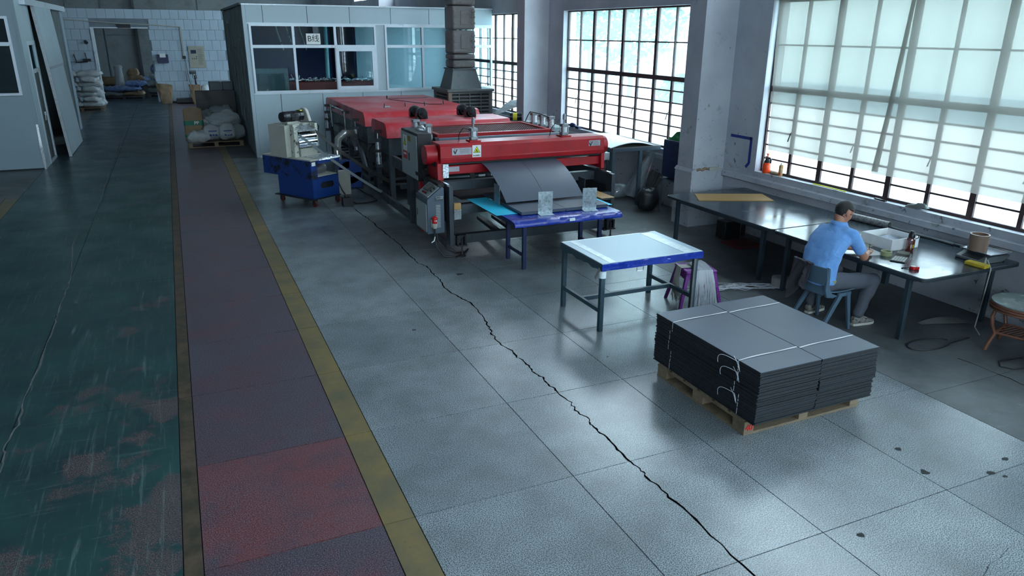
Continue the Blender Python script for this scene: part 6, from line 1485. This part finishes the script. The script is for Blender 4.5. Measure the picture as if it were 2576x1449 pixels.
# ------------------------------------------------------------------ chair, jacket, seated man
def build_chair():
    c = thing('plastic_chair', 'blue plastic school chair the man in blue sits on', 'chair', (6.12, 5.41, 0))
    y0, y1 = 5.20, 5.63
    def seat(u, v):
        x = 5.92 + .42 * v; y = y0 + (y1 - y0) * u
        return (x, y, .435 + .02 * (2 * u - 1) ** 2 - .012 * math.sin(PI * v) + (.03 * (1 - v) ** 6))
    part('seat', MB().sheet(seat, 14, 14, .012), 'chair_blue', c, smooth=60)
    # backrest: curved board, lower apron with wings running into the seat
    def back(u, v):
        y = y0 - .005 + (y1 - y0 + .01) * u; return (5.885 - .025 * v + .035 * (2 * u - 1) ** 2, y, .545 + .19 * v)
    part('backrest', MB().sheet(back, 18, 8, .014), 'chair_blue', c, bev=.003, smooth=60)
    for s, yy in ((1, y0), (-1, y1)):
        part('back_wing', MB().prism([(5.90, .74), (5.925, .73), (5.945, .52), (6.0, .445), (6.08, .415), (6.02, .395), (5.93, .41), (5.895, .50)], 'y', yy - .012, yy + .02), 'chair_blue', c, bev=.004)
    part('back_apron', MB().sheet(lambda u, v: (5.90 + .02 * v + .02 * (2 * u - 1) ** 2, y0 + .02 + (y1 - y0 - .04) * u, .43 + .10 * v), 10, 5, .01), 'chair_blue', c)
    for yy in (y0 + .02, y1 - .02):
        part('front_leg', MB().loft([[(6.26 + a * .025, yy + b * .018, .425) for a, b in ((-1, -1), (1, -1), (1, 1), (-1, 1))], [(6.325 + a * .016, yy + (yy - 5.415) * .12 + b * .014, 0) for a, b in ((-1, -1), (1, -1), (1, 1), (-1, 1))]]), 'chair_blue', c, bev=.005)
        part('rear_leg', MB().loft([[(6.17 + a * .03, yy + b * .018, .43) for a, b in ((-1, -1), (1, -1), (1, 1), (-1, 1))], [(5.89 + a * .022, yy + (yy - 5.415) * .12 + b * .014, 0) for a, b in ((-1, -1), (1, -1), (1, 1), (-1, 1))]]), 'chair_blue', c, bev=.005)
        part('side_web', MB().box((6.12, yy - .012, .385), (6.30, yy + .012, .43)), 'chair_blue', c, bev=.004)
    def jac(u, v):
        y = 5.60 - (.26 - .05 * v) * u + .02 * math.sin(7 * u) * v
        if v < .35: t = v / .35; x = 5.93 - .10 * t; z = .60 + .155 * math.sin(PI / 2 * t)
        else: t = (v - .35) / .65; x = 5.835 - .03 * t - .025 * math.sin(11 * u) * t; z = .755 - (.44 - .20 * u + .05 * math.sin(8 * u)) * t
        return (x + .022 * noise.noise((u * 6, v * 5, 2)), y + .03 * noise.noise((u * 3, v * 4, 5)), z)
    solo('jacket', MB().sheet(jac, 22, 30, .012), 'jacket', 'dark jacket hung over the left side of the blue chair back', 'jacket', smooth=60)
build_chair()

def build_person():
    p = thing('person', 'seated man in light blue shirt and grey trousers bent over the workbench', 'person', (6.08, 5.42, 0))
    CY = 5.425
    S = dict(shR=Vector((6.205, 5.225, 1.055)), shL=Vector((6.19, 5.605, 1.035)), elR=Vector((6.43, 5.235, .785)), elL=Vector((6.47, 5.66, .80)), wrR=Vector((6.655, 5.38, .775)), wrL=Vector((6.66, 5.55, .775)),
             hipR=Vector((6.05, 5.325, .53)), hipL=Vector((6.05, 5.525, .53)), knR=Vector((6.585, 5.205, .515)), knL=Vector((6.50, 5.64, .515)), anR=Vector((6.505, 5.245, .09)), anL=Vector((6.33, 5.735, .09)))
    def limb(mb, pts, rr, n=16):
        P = []; Q = []
        for i in range(len(pts) - 1):
            for k in range(6):
                t = k / 6; P.append(Vector(pts[i]).lerp(Vector(pts[i + 1]), t)); Q.append(rr[i] + (rr[i + 1] - rr[i]) * t)
        P.append(Vector(pts[-1])); Q.append(rr[-1])
        mb.tube(P, Q, n); mb.ell(P[0], (Q[0],) * 3, 14, 10); mb.ell(P[-1], (Q[-1],) * 3, 14, 10)
        for q, r in zip(pts[1:-1], rr[1:-1]): mb.ell(q, (r,) * 3, 14, 10)
    def torso(mb, lv, s=1.0, add=0):
        rings = []
        for x, z, d, w in lv:
            rings.append([(x + (d * s + add) * math.copysign(abs(math.cos(a)) ** .85, math.cos(a)), CY + (w * s + add) * math.copysign(abs(math.sin(a)) ** .85, math.sin(a)), z) for a in [2 * PI * k / 32 for k in range(32)]])
        mb.loft(rings)
    LV = [(6.05, .47, .13, .185), (6.03, .52, .135, .19), (6.015, .60, .13, .188), (6.02, .72, .125, .18), (6.055, .85, .128, .20), (6.11, .96, .125, .222), (6.155, 1.03, .11, .212), (6.185, 1.085, .085, .155), (6.205, 1.12, .062, .08), (6.215, 1.15, .056, .062)]
    # ---------- body: head, neck, core, arms, legs in one surface
    b = MB(); torso(b, LV, .9)
    HM = Matrix.Translation((6.255, CY + .0, 1.245)) @ Matrix.Rotation(R(-10), 4, 'Z') @ Matrix.Rotation(R(28), 4, 'Y')
    def H(x, y, z): return HM @ Vector((x, y, z))
    def hell(c, r): b.ell((0, 0, 0), r, 24, 16, HM @ Matrix.Translation(c))
    limb(b, [(6.18, CY, 1.07), (6.21, CY, 1.14), H(-.02, 0, -.06)], [.062, .056, .055])
    hell((-.005, 0, .025), (.098, .076, .09)); hell((.02, 0, -.02), (.075, .068, .085)); hell((.035, 0, -.075), (.055, .052, .042))
    hell((.075, 0, .0), (.022, .045, .03)); hell((.098, 0, -.022), (.020, .014, .022)); hell((.085, 0, .0), (.016, .010, .03)); hell((.082, 0, -.062), (.016, .024, .012)); hell((.075, 0, -.098), (.02, .026, .018))
    for s in (-1, 1): hell((-.005, s * .077, -.005), (.020, .012, .034)); hell((.05, s * .045, -.03), (.025, .018, .03))
    for a in ('R', 'L'):
        limb(b, [S['sh' + a], S['el' + a], S['wr' + a]], [.050, .042, .028])
        s = 1 if a == 'R' else -1; w = S['wr' + a]; d = (w - S['el' + a]).normalized(); d.z = 0; d.normalize(); n = Vector((-d.y, d.x, 0)) * s
        pc = w + d * .05 + Vector((0, 0, -.008)); Mp = frame_M(tuple(pc), tuple(d), tuple(n)); b.ell((0, 0, 0), (.052, .042, .017), 16, 10, Mp)
        for k, (off, ln) in enumerate(((-.030, .060), (-.010, .072), (.011, .068), (.030, .054))):
            r0 = pc + d * .040 + n * off; k1 = r0 + d * ln * .42 + Vector((0, 0, .008)); k2 = k1 + d * ln * .34 + Vector((0, 0, -.010)); k3 = k2 + d * ln * .22 + Vector((0, 0, -.012))
            limb(b, [r0, k1, k2, k3], [.0095, .009, .0082, .0072], 10)
        t0 = pc - d * .018 + n * .032; limb(b, [t0, t0 + d * .032 + n * .022, t0 + d * .062 + n * .012 + Vector((0, 0, -.006))], [.0125, .0105, .0085], 10)
        limb(b, [S['hip' + a], S['kn' + a], S['an' + a]], [.075, .052, .036])
    me = baked(b, .0065, 4, 'body')
    o = mk('body', me, p, 'skin'); me.transform(ORG[p.name].inverted()); o['label'] = 'head, neck and bare forearms'
    # ---------- hair
    h = MB(); nu, nv = 40, 26; vs, keep = [], []
    def inside(q): return q.z > -.085 + .75 * max(0, q.x + .03) + (.06 if q.x > .06 else 0) and not (abs(q.y) > .06 and q.z < .03 and -.035 < q.x < .04) and not (q.x > .055 and q.z < .07)
    for j in range(nv):
        t = -PI / 2 + PI * (j + .5) / nv
        for i in range(nu):
            a = 2 * PI * i / nu; q = Vector((-.006 + .106 * math.cos(t) * math.cos(a), .083 * math.cos(t) * math.sin(a), .022 + .099 * math.sin(t)))
            q *= 1 + .02 * noise.noise((q.x * 60, q.y * 60, q.z * 60)); vs.append(q)
    fs = []
    for j in range(nv - 1):
        for i in range(nu):
            f = (j * nu + i, j * nu + (i + 1) % nu, (j + 1) * nu + (i + 1) % nu, (j + 1) * nu + i)
            if all(inside(vs[k]) for k in f): fs.append(f)
    fs.append(tuple((nv - 1) * nu + i for i in range(nu)))
    h.add([tuple(v) for v in vs], fs, HM)
    o = part('hair', h, 'hair', p, smooth=60, label='short black hair')
    sm = o.modifiers.new('thick', 'SOLIDIFY'); sm.thickness = .016; sm.offset = -1
    g = MB()
    for s in (-1, 1):
        pts = [tuple(H(.112 + .002 * math.cos(a), s * .034 + .024 * math.cos(a), .002 + .018 * math.sin(a))) for a in [2 * PI * k / 16 for k in range(17)]]; g.tube(pts, .0025, 6)
        g.tube([tuple(H(.112, s * .058, .006)), tuple(H(.05, s * .078, .006)), tuple(H(-.005, s * .086, .004))], .0025, 6)
    g.tube([tuple(H(.113, -.01, .006)), tuple(H(.116, 0, .008)), tuple(H(.113, .01, .006))], .0025, 6)
    part('glasses', g, 'glass_dark', p, label='thin dark spectacles')
    # ---------- shirt
    s = MB(); torso(s, LV[1:], 1.0, .012)
    for a, sg in (('R', -1), ('L', 1)):
        m = S['sh' + a].lerp(S['el' + a], .62); limb(s, [S['sh' + a] + Vector((-.02, -.07 * sg, -.01)), S['sh' + a] + Vector((0, -.008 * sg, -.012)), m], [.080, .070, .064])
    me = baked(s, .011, 5, 'shirt')
    # open cuffs and folds
    for v in me.vertices:
        q = v.co; n = noise.noise((q.x * 7, q.y * 6, q.z * 9)) * .010 + noise.noise((q.x * 18, q.y * 14, q.z * 20)) * .004
        f = .6 if q.z > .9 else 1.3
        v.co = q + v.normal * n * f
    me.transform(ORG[p.name].inverted()); mk('shirt', me, p, 'shirt_blue')['label'] = 'light blue short-sleeved shirt'
    col = MB().grid(lambda u, v: (6.205 + (.072 + .012 * v) * math.cos(2 * PI * u) + .008 - .01 * v, CY + (.078 + .012 * v) * math.sin(2 * PI * u), 1.155 - .035 * v + .012 * math.cos(2 * PI * u) * -1), 28, 4, wrap=True)
    o = part('collar', col, 'shirt_blue', p, smooth=60); sd = o.modifiers.new('thick', 'SOLIDIFY'); sd.thickness = .006
    # ---------- trousers
    t = MB(); torso(t, [(6.06, .455, .13, .185), (6.05, .50, .142, .196), (6.04, .56, .142, .194)], 1.0)
    for a in ('R', 'L'): limb(t, [S['hip' + a], S['kn' + a] + Vector((0, 0, .004)), S['an' + a] + Vector((-.01, 0, .055))], [.098, .082, .062])
    me = baked(t, .012, 5, 'trousers')
    for v in me.vertices:
        q = v.co; v.co = q + v.normal * (noise.noise((q.x * 9, q.y * 9, q.z * 12)) * .011)
    me.transform(ORG[p.name].inverted()); mk('trousers', me, p, 'trousers')['label'] = 'loose grey trousers'
    part('belt', MB().grid(lambda u, v: (6.038 + .154 * math.cos(2 * PI * u), CY + .206 * math.sin(2 * PI * u), .545 + .03 * v), 36, 3, wrap=True), 'belt_weave', p, smooth=60, label='patterned olive belt')
    # ---------- shoes
    for a, rz in (('R', -4), ('L', 8)):
        an = S['an' + a]; M = Matrix.Translation((an.x, an.y, 0)) @ Matrix.Rotation(R(rz), 4, 'Z')
        def sec(x, w, z0, z1, n=16): return [(x, w * math.copysign(abs(math.cos(k)) ** .8, math.cos(k)), (z0 + z1) / 2 + (z1 - z0) / 2 * math.copysign(abs(math.sin(k)) ** .8, math.sin(k))) for k in [2 * PI * i / n for i in range(n)]]
        sh = part('shoe', MB().loft([sec(-.075, .02, .03, .075), sec(-.068, .034, .022, .10), (sec(-.03, .040, .02, .115)), sec(.02, .042, .02, .115), sec(.07, .044, .02, .092), sec(.12, .047, .02, .072), sec(.17, .045, .02, .06), sec(.205, .034, .022, .05), sec(.222, .012, .027, .04)], True, M), 'shoe_grey', p, smooth=60, label='grey and white trainer')
        part('sole', MB().loft([[(x, w * math.cos(k), z) for x, w in [(0, 0)] for k in [0]] for z in []] or [[(px, py, z) for px, py in [(-.08, 0), (-.072, -.032), (-.03, -.042), (.05, -.044), (.13, -.05), (.19, -.044), (.228, -.018), (.232, .0), (.228, .018), (.19, .044), (.13, .05), (.05, .044), (-.03, .042), (-.072, .032)]] for z in (0, .028)], True, M), 'shoe_sole', sh, bev=.005)
        lc = MB()
        for k in range(4): lc.tube([tuple(M @ Vector((.055 + k * .024, -.028, .094 - k * .010))), tuple(M @ Vector((.06 + k * .024, 0, .104 - k * .011))), tuple(M @ Vector((.055 + k * .024, .028, .094 - k * .010)))], .0035, 5)
        part('laces', lc, 'shoe_sole', sh, kind='stuff')
    # pen in the right hand
    w = S['wrR']; solo('pen', MB().cyl((w.x + .12, w.y + .085, BZ + .004), (w.x + .07, w.y + .05, BZ + .115), .004, n=8), 'plastic_black', 'black pen held in the right hand of the seated man', 'pen')
build_person()
